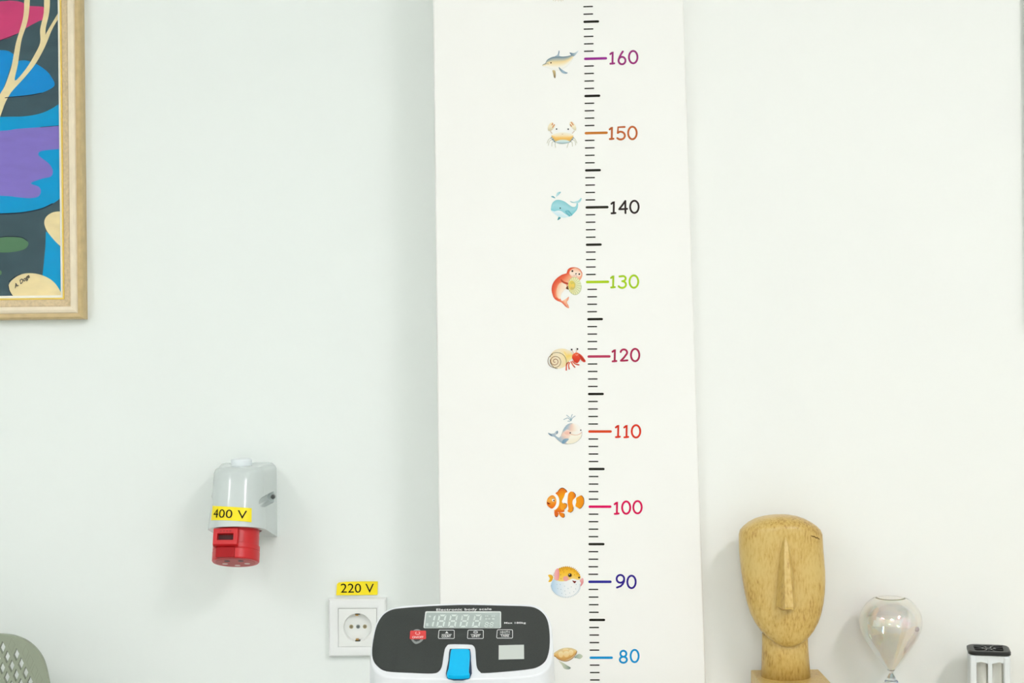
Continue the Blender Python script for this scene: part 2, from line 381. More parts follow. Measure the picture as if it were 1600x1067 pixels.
NUM = {160: (0, [('1', 975, 1050, 635, 808), ('6', 1080, 1190, 632, 815), ('0', 1210, 1340, 625, 803)]), 150: (170, [('1', 968, 1040, 215, 390), ('5', 1065, 1185, 215, 395), ('0', 1200, 1330, 212, 392)]),
       140: (290, [('1', 990, 1065, 185, 358), ('4', 1088, 1210, 180, 355), ('0', 1225, 1355, 177, 353)]), 130: (400, [('1', 985, 1057, 232, 405), ('3', 1088, 1197, 236, 410), ('0', 1217, 1350, 230, 408)]),
       120: (520, [('1', 1003, 1077, 195, 368), ('2', 1105, 1215, 195, 364), ('0', 1235, 1363, 188, 366)]), 110: (630, [('1', 1045, 1120, 260, 435), ('1', 1150, 1225, 260, 437), ('0', 1245, 1375, 262, 440)]),
       100: (740, [('1', 1030, 1105, 340, 514), ('0', 1125, 1250, 335, 513), ('0', 1265, 1393, 330, 508)]), 90: (860, [('9', 1056, 1174, 294, 474), ('0', 1190, 1318, 303, 482)]),
       80: (None, [('8', 1040, 1165, 490, 683), ('0', 1190, 1328, 478, 675)])}
for h, (y0, ds) in NUM.items():
    sc, ox, oy = (8.89, 850, 960) if y0 is None else (8, 830, y0)
    wd = 24 * sc / 8; parts = []
    for d, a, b, c, e in ds:
        for st in DIG[d]:
            q = [(a + wd / 2 + x * (b - a - wd), c + wd / 2 + y * (e - c - wd)) for x, y in st]
            if d in '5321' and len(q) < 5: pass
            v, f = strokeq(q, wd, True) if d in '08' or (d in '69' and len(q) > 20) else capped(q, wd)
            parts.append(([pp(ox + p[0] / sc, oy + p[1] / sc, 1 + .12 * (len(parts) % 3)) for p in v], f))
    obj('number', merge(*parts), ink(dcol[h][1]), chart, label='printed number %d' % h)

# ------------------------------------------------------------------ sea animal stickers
GRP = 'sea animal stickers beside the growth chart'
class Sticker:
    def __init__(s, name, label, cx, cy, sc=8, ox=830, oy=0):
        s.sc, s.ox, s.oy, s.k = sc, ox, oy, 0
        s.t = thing(name, label, 'sticker', s.w(cx, cy, 0), GRP)
    def w(s, x, y, lay): return pp(s.ox + x / s.sc, s.oy + y / s.sc, lay)
    def poly(s, name, pts, col, lay=1, sm=True, ramp='v', parent=None):
        s.k += 1; lay += .05 * s.k
        q = smooth_loop(pts, 4) if sm else list(pts)
        par = parent or s.t
        if isinstance(col[0], (int, float)):
            return obj(name, ([s.w(*p, lay) for p in q], [tuple(range(len(q)))]), ink(col), par)
        # graded pigment: stops across the outline
        q = [V(p) for p in q]; n = len(q)
        xs, ys = [p.x for p in q], [p.y for p in q]; x0, x1, y0, y1 = min(xs), max(xs), min(ys), max(ys)
        st = max(x1 - x0, y1 - y0) / 26
        pts_ = list(q); x = x0 + st / 2
        while x < x1:
            y = y0 + st / 2
            while y < y1: pts_.append(V((x, y))); y += st
            x += st
        r = delaunay_2d_cdt(pts_, [(i, (i + 1) % n) for i in range(n)], [tuple(range(n))], 1, 1e-4)
        vs, fs = r[0], r[2]
        def val(p):
            if ramp == 'v' or ramp == 'h':
                a, b = (0, 1) if ramp == 'v' else (1, 0)
                hit = []
                for i in range(n):
                    u, v = q[i], q[(i + 1) % n]
                    if (u[a] - p[a]) * (v[a] - p[a]) <= 0 and abs(v[a] - u[a]) > 1e-9:
                        hit.append(u[b] + (v[b] - u[b]) * (p[a] - u[a]) / (v[a] - u[a]))
                if len(hit) < 2: return 0
                return (p[b] - min(hit)) / max(1e-6, max(hit) - min(hit))
            if ramp == 'x': return (p.x - x0) / (x1 - x0)
            if ramp == 'y': return (p.y - y0) / (y1 - y0)
            return ramp(p)
        me_o = obj(name, ([s.w(p.x, p.y, lay) for p in vs], fs), ink_attr(), par)
        ca = me_o.data.color_attributes.new('Col', 'FLOAT_COLOR', 'POINT')
        for i, p in enumerate(vs):
            t = max(0, min(1, val(p))) * (len(col) - 1); k = min(len(col) - 2, int(t)); t -= k
            a, b = lin(col[k]), lin(col[k + 1])
            ca.data[i].color = (*[a[j] + (b[j] - a[j]) * t for j in range(3)], 1)
        return me_o
    def line(s, name, segs, wd, col, lay=2, taper=None, parent=None):
        ps = []; s.k += 1; lay += .05 * s.k
        for g in segs:
            v, f = strokeq(smooth_loop(g, 5, False), wd); ps.append(([s.w(p[0], p[1], lay + .012 * (len(ps) % 4)) for p in v], f))
        return obj(name, merge(*ps), ink(col), parent or s.t)
    def dots(s, name, cs, col, lay=3, parent=None):
        s.k += 1; lay += .05 * s.k
        ps = [([s.w(*p, lay) for p in ell(x, y, r, n=16)], [tuple(range(16))]) for x, y, r in cs]
        return obj(name, merge(*ps), ink(col), parent or s.t)

K = Sticker('dolphin_sticker', 'grey-blue and yellow dolphin sticker left of the number 160', 350, 780)
K.poly('body', [(138, 818), (150, 803), (175, 790), (200, 748), (250, 718), (300, 706), (345, 704), (400, 707), (460, 700), (505, 688), (530, 690), (520, 740), (480, 800), (430, 845), (380, 870), (320, 884), (250, 870), (190, 845), (150, 830)],
       [(92, 126, 146), (178, 186, 180), (246, 222, 160), (248, 236, 204), (250, 248, 240), (240, 240, 232)])
K.poly('tail', [(480, 657), (515, 663), (545, 660), (592, 632), (568, 670), (535, 702), (505, 694)], [(80, 112, 135), (160, 180, 190), (225, 235, 240)], 2, ramp='x')
K.poly('dorsal_fin', [(298, 704), (330, 682), (347, 630), (353, 652), (348, 690), (356, 706)], [(80, 120, 145), (175, 195, 205)], 2, ramp='y')
K.poly('flipper', [(345, 838), (380, 866), (430, 898), (455, 908), (440, 921), (395, 914), (355, 872)], [(110, 140, 155), (165, 190, 205), (130, 155, 170)], 2, ramp='x')
K.poly('flipper', [(265, 880), (300, 884), (306, 940), (300, 976), (285, 966), (275, 920)], [(210, 190, 140), (120, 100, 70)], 2, ramp='y')
K.dots('eye', [(247, 785, 9)], (60, 45, 30)); K.line('mouth', [[(150, 804), (190, 798), (222, 800)]], 5, (130, 140, 140), 3)

K = Sticker('crab_sticker', 'pale yellow crab sticker with raised claws left of the number 150', 390, 360, oy=170)
K.line('legs', [[(265, 350), (218, 385), (198, 432)], [(280, 375), (228, 405), (214, 460)], [(300, 398), (262, 420), (258, 470)], [(308, 412), (300, 440), (305, 486)],
                [(515, 350), (552, 385), (572, 430)], [(500, 375), (548, 405), (556, 455)], [(485, 398), (510, 420), (515, 470)], [(472, 412), (462, 440), (447, 486)]], 9, (214, 214, 196), 1)
K.line('leg_joints', [[(262, 352), (242, 372)], [(285, 372), (262, 392)], [(303, 395), (285, 412)], [(255, 372), (300, 420)], [(518, 352), (532, 370)], [(497, 372), (518, 390)], [(482, 395), (495, 412)], [(522, 372), (478, 420)]], 8, (110, 140, 150), 2)
K.poly('body', [(250, 335), (300, 308), (390, 292), (480, 305), (528, 335), (500, 390), (470, 414), (390, 430), (312, 414), (285, 388)], [(247, 243, 228), (246, 232, 200), (246, 204, 118), (240, 186, 96), (200, 190, 150)], 3)
K.poly('belly', [(308, 410), (345, 392), (395, 386), (450, 392), (482, 412), (450, 429), (390, 437), (335, 429)], [(214, 226, 214), (206, 226, 226), (150, 180, 180)], 4)
K.poly('claw', [(212, 270), (208, 230), (232, 186), (270, 170), (266, 205), (297, 190), (288, 232), (260, 266), (235, 276)], [(244, 226, 180), (246, 236, 205), (215, 205, 170)], 3, ramp='y')
K.poly('claw', [(555, 272), (562, 240), (540, 190), (500, 156), (478, 188), (500, 226), (530, 258)], [(246, 232, 205), (246, 236, 205), (215, 205, 170)], 3, ramp='y')
K.line('claw_tips', [[(258, 205), (272, 180)], [(266, 235), (292, 196)], [(488, 195), (506, 222)], [(500, 166), (526, 206)]], 12, (216, 140, 84), 4)
K.line('arm', [[(238, 276), (262, 312)]], 13, (222, 206, 188), 2); K.line('arm', [[(542, 276), (512, 308)]], 13, (222, 206, 188), 2)
K.dots('eyeball', [(317, 256, 15), (463, 257, 15)], (248, 248, 244), 4); K.dots('eye', [(317, 253, 9), (463, 255, 9)], (40, 50, 50), 5)
K.line('mouth', [[(380, 312), (390, 317), (400, 312)]], 4, (200, 150, 100), 5)

K = Sticker('blue_whale_sticker', 'turquoise whale sticker with a water spout left of the number 140', 410, 290, oy=290)
K.poly('body', [(248, 272), (265, 215), (310, 181), (360, 180), (420, 200), (470, 237), (510, 263), (545, 265), (563, 245), (572, 208), (586, 240), (572, 300), (530, 350), (495, 380), (440, 396), (390, 399), (330, 380), (285, 345), (250, 312)],
       [(140, 204, 212), (168, 220, 226), (150, 212, 220), (120, 200, 212)])
K.poly('belly', [(250, 311), (290, 322), (330, 312), (370, 316), (420, 350), (470, 386), (440, 396), (390, 399), (330, 380), (285, 345)], [(236, 246, 248), (206, 236, 242)], 2)
K.poly('tail', [(484, 194), (530, 204), (555, 196), (590, 185), (627, 153), (621, 190), (592, 215), (550, 217), (510, 213)], [(120, 180, 185), (190, 226, 230), (150, 205, 210)], 2, ramp='x')
K.poly('spout', [(310, 147), (316, 102), (338, 82), (371, 79), (346, 115), (320, 135)], [(205, 234, 236), (120, 190, 200)], 1, ramp='x')
K.poly('spout', [(247, 135), (275, 129), (302, 157), (265, 149)], [(150, 205, 212), (90, 160, 172)], 1, ramp='x')
K.poly('flipper', [(425, 320), (460, 308), (490, 340), (512, 372), (490, 377), (450, 356)], [(110, 190, 205), (140, 205, 215)], 3)
K.line('flipper_lines', [[(428, 322), (450, 352), (488, 376)], [(465, 312), (492, 342), (510, 370)]], 4, (60, 130, 150), 4)
K.poly('lower_flipper', [(345, 390), (371, 405), (330, 433), (336, 406)], (80, 160, 165), 3)
K.dots('eye', [(363, 281, 8)], (36, 60, 70), 4)

K = Sticker('seal_sticker', 'red-orange seal sticker holding a fan shell left of the number 130', 440, 400, oy=400)
K.poly('body', [(445, 212), (460, 170), (500, 146), (560, 145), (610, 170), (638, 215), (635, 260), (610, 300), (560, 330), (480, 352), (440, 400), (400, 440), (375, 480), (367, 530), (388, 560), (440, 530), (470, 507), (466, 545), (446, 577), (470, 625), (471, 652), (430, 632), (380, 582), (320, 556), (280, 515), (258, 430), (270, 350), (320, 280), (390, 232)],
       [(226, 84, 58), (236, 112, 78), (246, 170, 130), (250, 205, 170), (244, 160, 125)], 1, ramp='h')
K.poly('belly', [(350, 345), (420, 330), (442, 398), (400, 438), (374, 480), (362, 535), (325, 515), (315, 430)], [(246, 190, 150), (251, 226, 200), (252, 236, 215)], 2, ramp='h')
K.poly('face', ell(552, 218, 76, 58, .25), [(246, 190, 160), (251, 228, 208), (252, 234, 216), (246, 190, 160)], 2)
K.poly('fan_shell', ell(545, 374, 82, 110, -.1), [(250, 238, 160), (244, 240, 190), (232, 238, 200)], 4, ramp='x')
K.poly('shell_centre', ell(508, 366, 44, 56), [(248, 220, 90), (240, 206, 110)], 5)
K.line('shell_ribs', [[(520 + 20 * cos(a), 370 + 26 * sin(a)), (545 + 80 * cos(a), 374 + 106 * sin(a))] for a in (R(d) for d in range(-140, 141, 20))], 3.5, (176, 186, 120), 6)
K.line('shell_rim', [ell(545, 374, 82, 110, -.1) [k:k + 24] for k in (0,)], 5, (196, 204, 160), 6)
K.poly('flipper', [(370, 288), (410, 318), (462, 336), (452, 357), (400, 338), (376, 316)], (196, 78, 52), 3)
K.poly('flipper', [(434, 402), (460, 374), (480, 416), (455, 418)], (110, 60, 36), 3)
K.dots('eye', [(515, 188, 12), (601, 226, 11)], (50, 36, 34), 4); K.dots('nose', [(560, 221, 8)], (40, 34, 34), 4)
K.line('smile', [[(525, 238), (545, 242), (556, 230), (566, 250), (580, 250)]], 3.5, (190, 140, 120), 4)
K.line('back_line', [[(446, 212), (462, 168), (500, 145), (560, 145), (610, 170), (638, 215)], [(390, 232), (320, 280), (270, 350), (258, 430), (280, 515)]], 5, (206, 72, 50), 3)

K = Sticker('hermit_crab_sticker', 'red hermit crab sticker with a cream spiral shell left of the number 120', 440, 330, oy=520)
K.line('legs', [[(468, 360), (442, 400), (438, 470)], [(482, 368), (468, 405), (476, 456)], [(495, 355), (520, 400), (548, 432)], [(512, 350), (550, 388), (600, 400)], [(458, 362), (440, 385), (425, 405)]], 16, (226, 108, 74), 1)
K.line('leg_tips', [[(440, 440), (438, 472)], [(472, 432), (476, 458)], [(528, 412), (550, 434)], [(565, 392), (602, 401)]], 11, (206, 66, 46), 2)
K.poly('shell', [(235, 320), (250, 260), (300, 214), (370, 197), (440, 208), (500, 238), (523, 276), (510, 320), (470, 356), (440, 376), (428, 412), (388, 436), (320, 447), (270, 422), (240, 372)], [(242, 222, 180), (244, 230, 200), (246, 226, 170), (236, 206, 130)], 3, ramp='x')
K.poly('shell_mouth', [(405, 222), (455, 213), (500, 238), (524, 276), (510, 320), (470, 356), (442, 372), (432, 320), (415, 270)], [(246, 232, 205), (240, 208, 110), (244, 226, 170)], 4)
sp = [(298 + (9 + 5.3 * t) * 1.03 * cos(t + 1.2), 356 + (9 + 5.3 * t) * sin(t + 1.2)) for t in (k * .25 for k in range(0, 64))]
K.line('spiral', [sp[:40]], 8, (156, 108, 78), 5); K.line('spiral', [sp[39:]], 7, (140, 112, 78), 5)
K.line('spiral', [[(235, 300), (260, 262), (310, 246), (370, 256), (415, 290), (438, 340), (440, 372)], [(235, 330), (245, 385), (290, 435), (330, 446)]], 6, (122, 112, 72), 5)
K.poly('body', [(525, 265), (570, 245), (606, 270), (611, 330), (582, 376), (545, 370), (520, 332), (510, 300)], [(236, 110, 70), (226, 72, 48), (206, 62, 42)], 4)
K.poly('claw', [(594, 259), (630, 280), (662, 320), (681, 357), (655, 366), (620, 338), (600, 300)], [(226, 84, 60), (200, 56, 44), (226, 84, 60)], 5)
K.line('claw_gap', [[(612, 290), (640, 325), (664, 352)]], 4, (140, 34, 30), 6)
K.line('eyestalks', [[(532, 258), (520, 232), (508, 214)], [(558, 248), (570, 226), (578, 206)]], 7, (240, 170, 130), 3)
K.dots('eye', [(506, 209, 11), (578, 202, 11)], (30, 26, 24), 6)
K.line('smile', [[(556, 270), (570, 280), (586, 268)]], 5, (250, 190, 180), 6)

K = Sticker('grey_whale_sticker', 'peach and grey whale sticker with a feathery spout left of the number 110', 430, 380, oy=630)
K.poly('body', [(440, 275), (490, 250), (560, 256), (608, 290), (633, 345), (630, 410), (590, 465), (530, 500), (450, 511), (390, 500), (340, 466), (290, 420), (255, 412), (228, 396), (211, 370), (242, 380), (285, 375), (302, 358), (330, 342), (334, 374), (304, 400), (350, 430), (375, 400), (400, 332)],
       [(150, 180, 198), (186, 198, 206), (240, 206, 188), (248, 232, 214), (250, 246, 236), (248, 246, 240)], 1, ramp='h')
K.poly('belly', [(440, 500), (478, 425), (520, 404), (600, 398), (631, 378), (629, 410), (590, 464), (530, 499)], [(250, 246, 232), (246, 238, 214)], 2)
K.line('outline', [[(633, 350), (630, 410), (590, 465), (530, 500), (450, 511), (390, 500)], [(440, 275), (402, 330), (376, 400), (352, 430)], [(300, 425), (340, 464), (385, 496)]], 4, (176, 180, 176), 3)
K.poly('cheek', ell(452, 372, 38, 44), [(247, 222, 206), (242, 192, 172), (247, 222, 206)], 2)
K.poly('flipper', [(384, 496), (400, 455), (440, 440), (471, 449), (432, 490), (406, 505)], [(100, 142, 170), (160, 182, 196)], 4, ramp='x')
K.dots('eye', [(488, 370, 9), (620, 336, 8)], (44, 44, 48), 4); K.line('mouth', [[(492, 386), (550, 397), (600, 388), (632, 362)]], 5, (226, 160, 100), 4)
K.line('spout', [[(490, 226), (486, 185), (440, 148)], [(488, 215), (458, 184), (404, 206)], [(500, 222), (500, 172), (515, 138)], [(500, 214), (520, 180), (552, 158)], [(455, 228), (470, 222), (482, 232)]], 8, (146, 174, 186), 1)
K.poly('tail_tip', [(211, 370), (228, 396), (262, 408), (250, 386)], (120, 142, 160), 2); K.poly('tail_tip', [(330, 342), (335, 372), (314, 388), (318, 362)], (120, 142, 160), 2)

K = Sticker('clownfish_sticker', 'orange and white striped clownfish sticker left of the number 100', 420, 370, oy=740)
org = [(244, 150, 30), (246, 160, 24), (232, 110, 30)]
K.poly('white_band', [(262, 265), (300, 248), (337, 285), (352, 340), (342, 402), (308, 446), (268, 457), (256, 436), (290, 350)], (252, 252, 250), 2)
K.poly('head', [(193, 362), (205, 310), (240, 276), (276, 270), (305, 300), (316, 350), (300, 402), (262, 437), (225, 421), (200, 392)], [(240, 150, 50), (248, 180, 80), (240, 140, 30), (232, 110, 26)], 3)
K.poly('body', [(305, 245), (335, 220), (360, 190), (395, 179), (430, 200), (451, 232), (428, 242), (410, 292), (386, 350), (402, 372), (440, 385), (440, 412), (415, 442), (410, 477), (340, 482), (284, 457), (335, 412), (350, 340), (335, 285)], [(232, 112, 30), (244, 160, 20), (246, 166, 30), (226, 96, 26)], 1)
K.poly('white_band', [(428, 242), (455, 234), (470, 260), (457, 330), (462, 400), (468, 452), (440, 472), (420, 462), (442, 420), (442, 385), (402, 370), (384, 346), (410, 290)], (252, 252, 250), 3)
K.poly('rear_body', [(464, 256), (490, 226), (525, 228), (552, 260), (552, 295), (522, 330), (516, 370), (527, 415), (521, 460), (490, 486), (454, 470), (466, 440), (455, 380), (455, 320)], [(244, 140, 30), (246, 156, 30), (226, 100, 26)], 4, ramp='x')
K.poly('white_band', [(548, 298), (567, 308), (562, 360), (556, 402), (530, 407), (513, 375), (520, 335)], (252, 252, 250), 3)
K.poly('tail', [(562, 308), (590, 286), (630, 271), (655, 310), (657, 370), (632, 420), (605, 439), (577, 421), (552, 402), (563, 355)], [(246, 166, 30), (242, 140, 24)], 4, ramp='x')
K.poly('pectoral_fin', [(366, 420), (384, 384), (412, 368), (442, 380), (443, 416), (415, 446), (385, 456)], [(247, 170, 40), (240, 140, 30)], 4, ramp='x')
K.poly('pelvic_fin', [(294, 468), (335, 484), (341, 515), (318, 541), (295, 526), (289, 490)], (224, 104, 34), 1)
K.poly('pelvic_fin', [(342, 486), (380, 488), (412, 500), (416, 535), (395, 551), (363, 530)], (240, 136, 30), 2)
K.line('fin_edges', [[(335, 220), (360, 189), (395, 178), (432, 200), (448, 224)], [(525, 228), (553, 260), (553, 292)], [(630, 271), (656, 310), (658, 370), (632, 420), (606, 439)], [(412, 368), (443, 380), (444, 416), (416, 446)], [(527, 420), (521, 462), (490, 487)], [(412, 500), (417, 536), (395, 552)], [(335, 524), (318, 542), (297, 528)]], 6, (86, 56, 36), 5)
K.dots('eyeball', [(276, 331, 17)], (250, 250, 246), 4); K.dots('eye', [(283, 334, 10)], (80, 30, 34), 5); K.line('brow', [[(262, 318), (274, 308), (290, 312)]], 4, (120, 70, 30), 5)
K.poly('mouth', [(196, 350), (218, 366), (242, 374), (212, 381)], (130, 20, 24), 5)

K = Sticker('pufferfish_sticker', 'round pufferfish sticker with yellow top and pale blue belly left of the number 90', 430, 400, oy=860)
K.poly('tail', [(210, 308), (250, 304), (274, 335), (252, 386), (214, 391), (232, 350)], [(246, 200, 60), (224, 160, 30)], 1, ramp='x')
K.poly('belly', ell(432, 436, 184, 146), [(178, 210, 232), (220, 234, 242), (242, 246, 246), (247, 248, 246), (238, 243, 243)], 1, ramp='x')
K.poly('back', [(286, 350), (300, 265), (350, 222), (440, 202), (530, 226), (590, 280), (618, 335), (590, 368), (520, 352), (460, 374), (380, 386), (320, 374)], [(226, 160, 40), (246, 190, 50), (248, 204, 80), (247, 216, 130)], 2)
spk = []
for k in range(18):
    a = R(-165 + k * 8.6); c_ = V((445, 345)); d = V((cos(a), sin(a)))
    spk.append([tuple(c_ + V((d.x * 160, d.y * 128))), tuple(c_ + V((d.x * 176, d.y * 152)))])
K.line('back_spikes', spk, 7, (196, 150, 40), 3)
bs = []
for k in range(30):
    a = R(-5 + k * 6.4); d = V((cos(a), sin(a))); bs.append([(432 + d.x * 172, 436 + d.y * 140), (432 + d.x * 190, 436 + d.y * 158)])
for x, y in ((415, 440), (460, 470), (370, 480), (420, 500), (480, 525), (530, 510), (555, 475), (500, 450), (380, 530), (430, 545), (330, 470), (320, 420), (360, 420), (560, 420)):
    bs.append([(x, y), (x + 4, y + 10)])
K.line('belly_spikes', bs, 6, (170, 190, 200), 3)
K.line('freckles', [[(x, y), (x - 5, y + 9)] for x, y in ((365, 250), (400, 240), (410, 265), (450, 232), (500, 235), (540, 262), (575, 290), (370, 300), (375, 350), (545, 300))], 7, (178, 116, 40), 3)
K.poly('side_fin', [(286, 330), (300, 252), (335, 224), (352, 280), (342, 360), (310, 374)], [(238, 190, 186), (244, 170, 168), (236, 150, 150)], 4, ramp='x')
K.poly('cheek', ell(432, 351, 34, 32), (242, 172, 160), 4)
K.dots('eyeball', [(484, 309, 25)], (120, 86, 50), 4); K.dots('eye', [(484, 309, 17), (598, 338, 11)], (40, 30, 26), 5); K.dots('glint', [(478, 300, 6)], (250, 250, 246), 6)
K.poly('mouth', [(514, 374), (540, 382), (563, 384), (545, 409), (528, 398)], (120, 40, 36), 5)
K.poly('front_fin', [(608, 372), (645, 344), (654, 395), (628, 440), (612, 446), (622, 410)], [(240, 180, 176), (228, 140, 144)], 3)

K = Sticker('turtle_sticker', 'tan turtle sticker half hidden behind the scale left of the number 80', 300, 560, 8.89, 850, 960)
K.poly('flipper', [(420, 600), (458, 560), (500, 548), (537, 580), (500, 616), (455, 606)], [(130, 146, 130), (176, 188, 170), (200, 206, 180)], 1, ramp='x')
K.poly('flipper', [(205, 645), (260, 668), (330, 712), (372, 740), (342, 762), (282, 752), (248, 700)], [(216, 214, 186), (190, 198, 176), (110, 130, 122)], 1, ramp='x')
K.poly('head', ell(80, 600, 55, 40), (206, 200, 160), 1)
K.poly('shell_rim', [(120, 560), (148, 575), (200, 625), (280, 652), (340, 645), (400, 610), (440, 560), (458, 508), (380, 500), (250, 520)], [(238, 230, 206), (236, 222, 190), (214, 176, 120)], 2)
K.poly('shell', [(118, 560), (185, 502), (260, 469), (350, 461), (420, 479), (457, 506), (432, 552), (375, 600), (300, 632), (232, 626), (170, 596)], [(226, 206, 160), (238, 206, 140), (232, 186, 110), (206, 150, 80)], 3)
for c_, r_ in (((235, 555), (36, 44)), ((310, 550), (42, 44)), ((375, 530), (34, 40)), ((300, 490), (40, 20))):
    K.poly('scute', ell(*c_, *r_, n=14), [(246, 228, 180), (240, 206, 140)], 4, sm=False)
K.line('shell_edge', [[(148, 572), (200, 620), (280, 646), (340, 640), (400, 604), (440, 556), (457, 508)]], 7, (150, 104, 56), 4)

K = Sticker('shellfish_sticker', 'pale fringed sticker at the top, nearly all cut off by the photo', 335, -60)
K.poly('body', ell(335, -95, 95, 92), [(236, 224, 200), (244, 238, 226)], 1)
K.line('fringe', [[(x, -12), (x + dx, 12 + (i % 2) * 6)] for i, (x, dx) in enumerate(((285, -12), (305, -8), (322, -4), (338, 0), (355, 4), (372, 6), (390, 10)))], 6, (206, 196, 168), 2)
K.dots('eye', [(305, -120, 9), (365, -120, 9)], (50, 44, 40), 3)

# ------------------------------------------------------------------ red 400 V wall socket
ps = mat('grey_white_plastic', (208, 217, 215), .16, spec=.6)
psd = mat('plastic_dark_gap', (60, 62, 60), .6)
red = mat('red_plastic', (206, 30, 36), .35)
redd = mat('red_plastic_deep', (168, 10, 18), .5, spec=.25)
yel = mat('yellow_label', (255, 232, 4), .45)
tip = mat('cap_white', (236, 244, 246), .3)
SX = -.3725
sock = thing('industrial_socket', 'grey-white wall socket with a red round outlet and a yellow 400 V label', 'power socket', (SX, YW, .95))
def hood(phi, t, off=0):
    """phi over the round front (-90..90 degrees), t from top (0) to bottom (1)"""
    w_ = .0345 + .0045 * t + off; D = .101 + .023 * t
    d = D - .039 + (w_) * cos(phi); x = w_ * sin(phi)
    zb = .950 + .24 * d; z = 1.046 + (zb - 1.046) * t
    return V((SX + x, YW - d, z))
def hring(t):
    r = [hood(R(-90 + 180 * k / 28), t) for k in range(29)]
    zb0 = .950; z = 1.046 + (zb0 - 1.046) * t
    D = .101 + .023 * t; dm = (D - .039)
    back = [V((SX + .040, YW - .012, 1.046 + (.953 - 1.046) * t)), V((SX + .0405, YW, z)), V((SX - .0405, YW, z)), V((SX - .040, YW - .012, 1.046 + (.953 - 1.046) * t))]
    return r + back
def inset(ring, f, dz):
    c_ = V((SX, YW - .045, 0)); out = []
    for p in ring:
        q = V((c_.x + (p.x - c_.x) * f, c_.y + (p.y - c_.y) * f, p.z + dz)); q.y = min(q.y, YW); out.append(q)
    return out
top = hring(0)
def wallfix(r, base):
    return [V((p.x, b_.y if b_.y >= YW - .0125 else p.y, p.z)) for p, b_ in zip(r, base)]
rings = [wallfix(inset(top, .72, .0085), top), wallfix(inset(top, .86, .0075), top), wallfix(inset(top, .95, .004), top)] + [hring(k / 10) for k in range(11)]
bot = hring(1.0)
h_o = obj('housing', loft(rings), ps, sock, smooth=True)
# screw channels cut into both sides
tmp = []
for sx in (-1, 1):
    c_ = obj('cut', cyl((SX + sx * .0385, YW - .020, 1.008), (0, -1, 0), .0078, .0078, .12, 24), ps); tmp.append(c_)
    md = h_o.modifiers.new('cut', 'BOOLEAN'); md.object = c_; md.operation = 'DIFFERENCE'; md.solver = 'EXACT'
dg = bpy.context.evaluated_depsgraph_get(); dg.update()
me = bpy.data.meshes.new_from_object(h_o.evaluated_get(dg)); h_o.modifiers.clear(); h_o.data = me
for c_ in tmp: bpy.data.objects.remove(c_)
for p in me.polygons: p.use_smooth = True
bm = bmesh.new(); bm.from_mesh(me)
for e_ in bm.edges: e_.smooth = len(e_.link_faces) == 2 and e_.calc_face_angle(0) < R(32)
bm.to_mesh(me); bm.free()
for sx in (-1, 1):
    s_ = obj('screw', cyl((SX + sx * .0385, YW - .0201, 1.008), (0, -1, 0), .0036, .0031, .003, 20), mat('screw_steel', (120, 124, 122), .3, metal=.8), sock)
    obj('screw_slot', merge(box(SX + sx * .0385 - .0028, SX + sx * .0385 + .0028, YW - .0233, YW - .0231, 1.0075, 1.0085), box(SX + sx * .0385 - .0005, SX + sx * .0385 + .0005, YW - .0233, YW - .0231, 1.0052, 1.0108)), psd, s_)
o = obj('cable_cap', cyl((SX, YW - .048, 1.052), (0, 0, 1), .0145, .0138, .0115, 32, [(.0095, .0145)]), tip, sock, smooth=False); bevel(o, .0015)
# label wrapped round the front
lab_vs, lab_fs = [], []
def lab(u, v, off): # u 0..1 left-right, v 0..1 top-bottom
    return hood(R(-54 + 92 * u), .60 + .275 * v + .06 * (u - .5), off)
for i in range(13):
    for j in range(2): lab_vs.append(lab(i / 12, j, .0006))
lab_fs = [(2 * i, 2 * i + 2, 2 * i + 3, 2 * i + 1) for i in range(12)]
yl = obj('voltage_label', (lab_vs, lab_fs), yel, sock, smooth=True, label='yellow label reading 400 V')
vs, fs = text2d('400 V', space=1.02)
obj('lettering', ([lab(.09 + .80 * x, .82 - .61 * y, .0010) for x, y in vs], fs), ink((28, 26, 22)), yl)
# red outlet, tilted forward
tl_ = R(20); O = V((SX, YW - .085, .9715)); ax = V((0, -sin(tl_), -cos(tl_))); ft = V((0, -cos(tl_), sin(tl_))); ex = V((1, 0, 0))
ob = obj('outlet_body', cyl(O - ax * .012, ax, .0295, .0302, .0575, 48, [(.036, .0298), (.0361, .0312), (.0425, .0312), (.0426, .0305), (.0440, .0305), (.0441, .0314), (.0560, .0314)]), red, sock)
bevel(ob, .0005, 2, 30)
obj('outlet_face', cyl(O + ax * .0456, ax, .0265, .0265, .0004, 40), mat('red_face', (190, 60, 58), .5), sock)
for k in range(5):
    a = R(-90 + k * 72); obj('contact_hole', cyl(O + ax * .0461 + (ex * cos(a) + ft * sin(a)) * .0155, ax, .0038, .0038, .0003, 16), mat('contact_light', (230, 200, 190), .4) if k in (0, 1, 4) else psd, sock)
obj('collar_gap', cyl(O - ax * .001, ax, .0335, .0335, .0012, 40), mat('gap_red', (110, 30, 26), .6), sock)
lc = O + ex * -.0085 + ax * .0085
def lidr(x, a0, a1, f): return [lc + ex * u + ax * v + ft * f for u, v in ((-x, a0), (x, a0), (x, a1), (-x, a1))]
lid = obj('outlet_lid', loft([lidr(.0165, -.001, .0225, .0255), lidr(.0165, -.001, .0225, .0345), lidr(.0160, -.0008, .0205, .0385), lidr(.0105, .006, .0145, .0385), lidr(.0105, .006, .0145, .0300)]), red, sock)
bevel(lid, .0008, 2)
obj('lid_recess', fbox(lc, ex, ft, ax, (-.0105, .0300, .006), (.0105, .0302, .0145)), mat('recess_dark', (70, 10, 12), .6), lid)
o = obj('lid_tongue', fbox(lc, ex, ft, ax, (-.0125, .0240, .0225), (.0125, .0325, .0365)), redd, sock); bevel(o, .001)
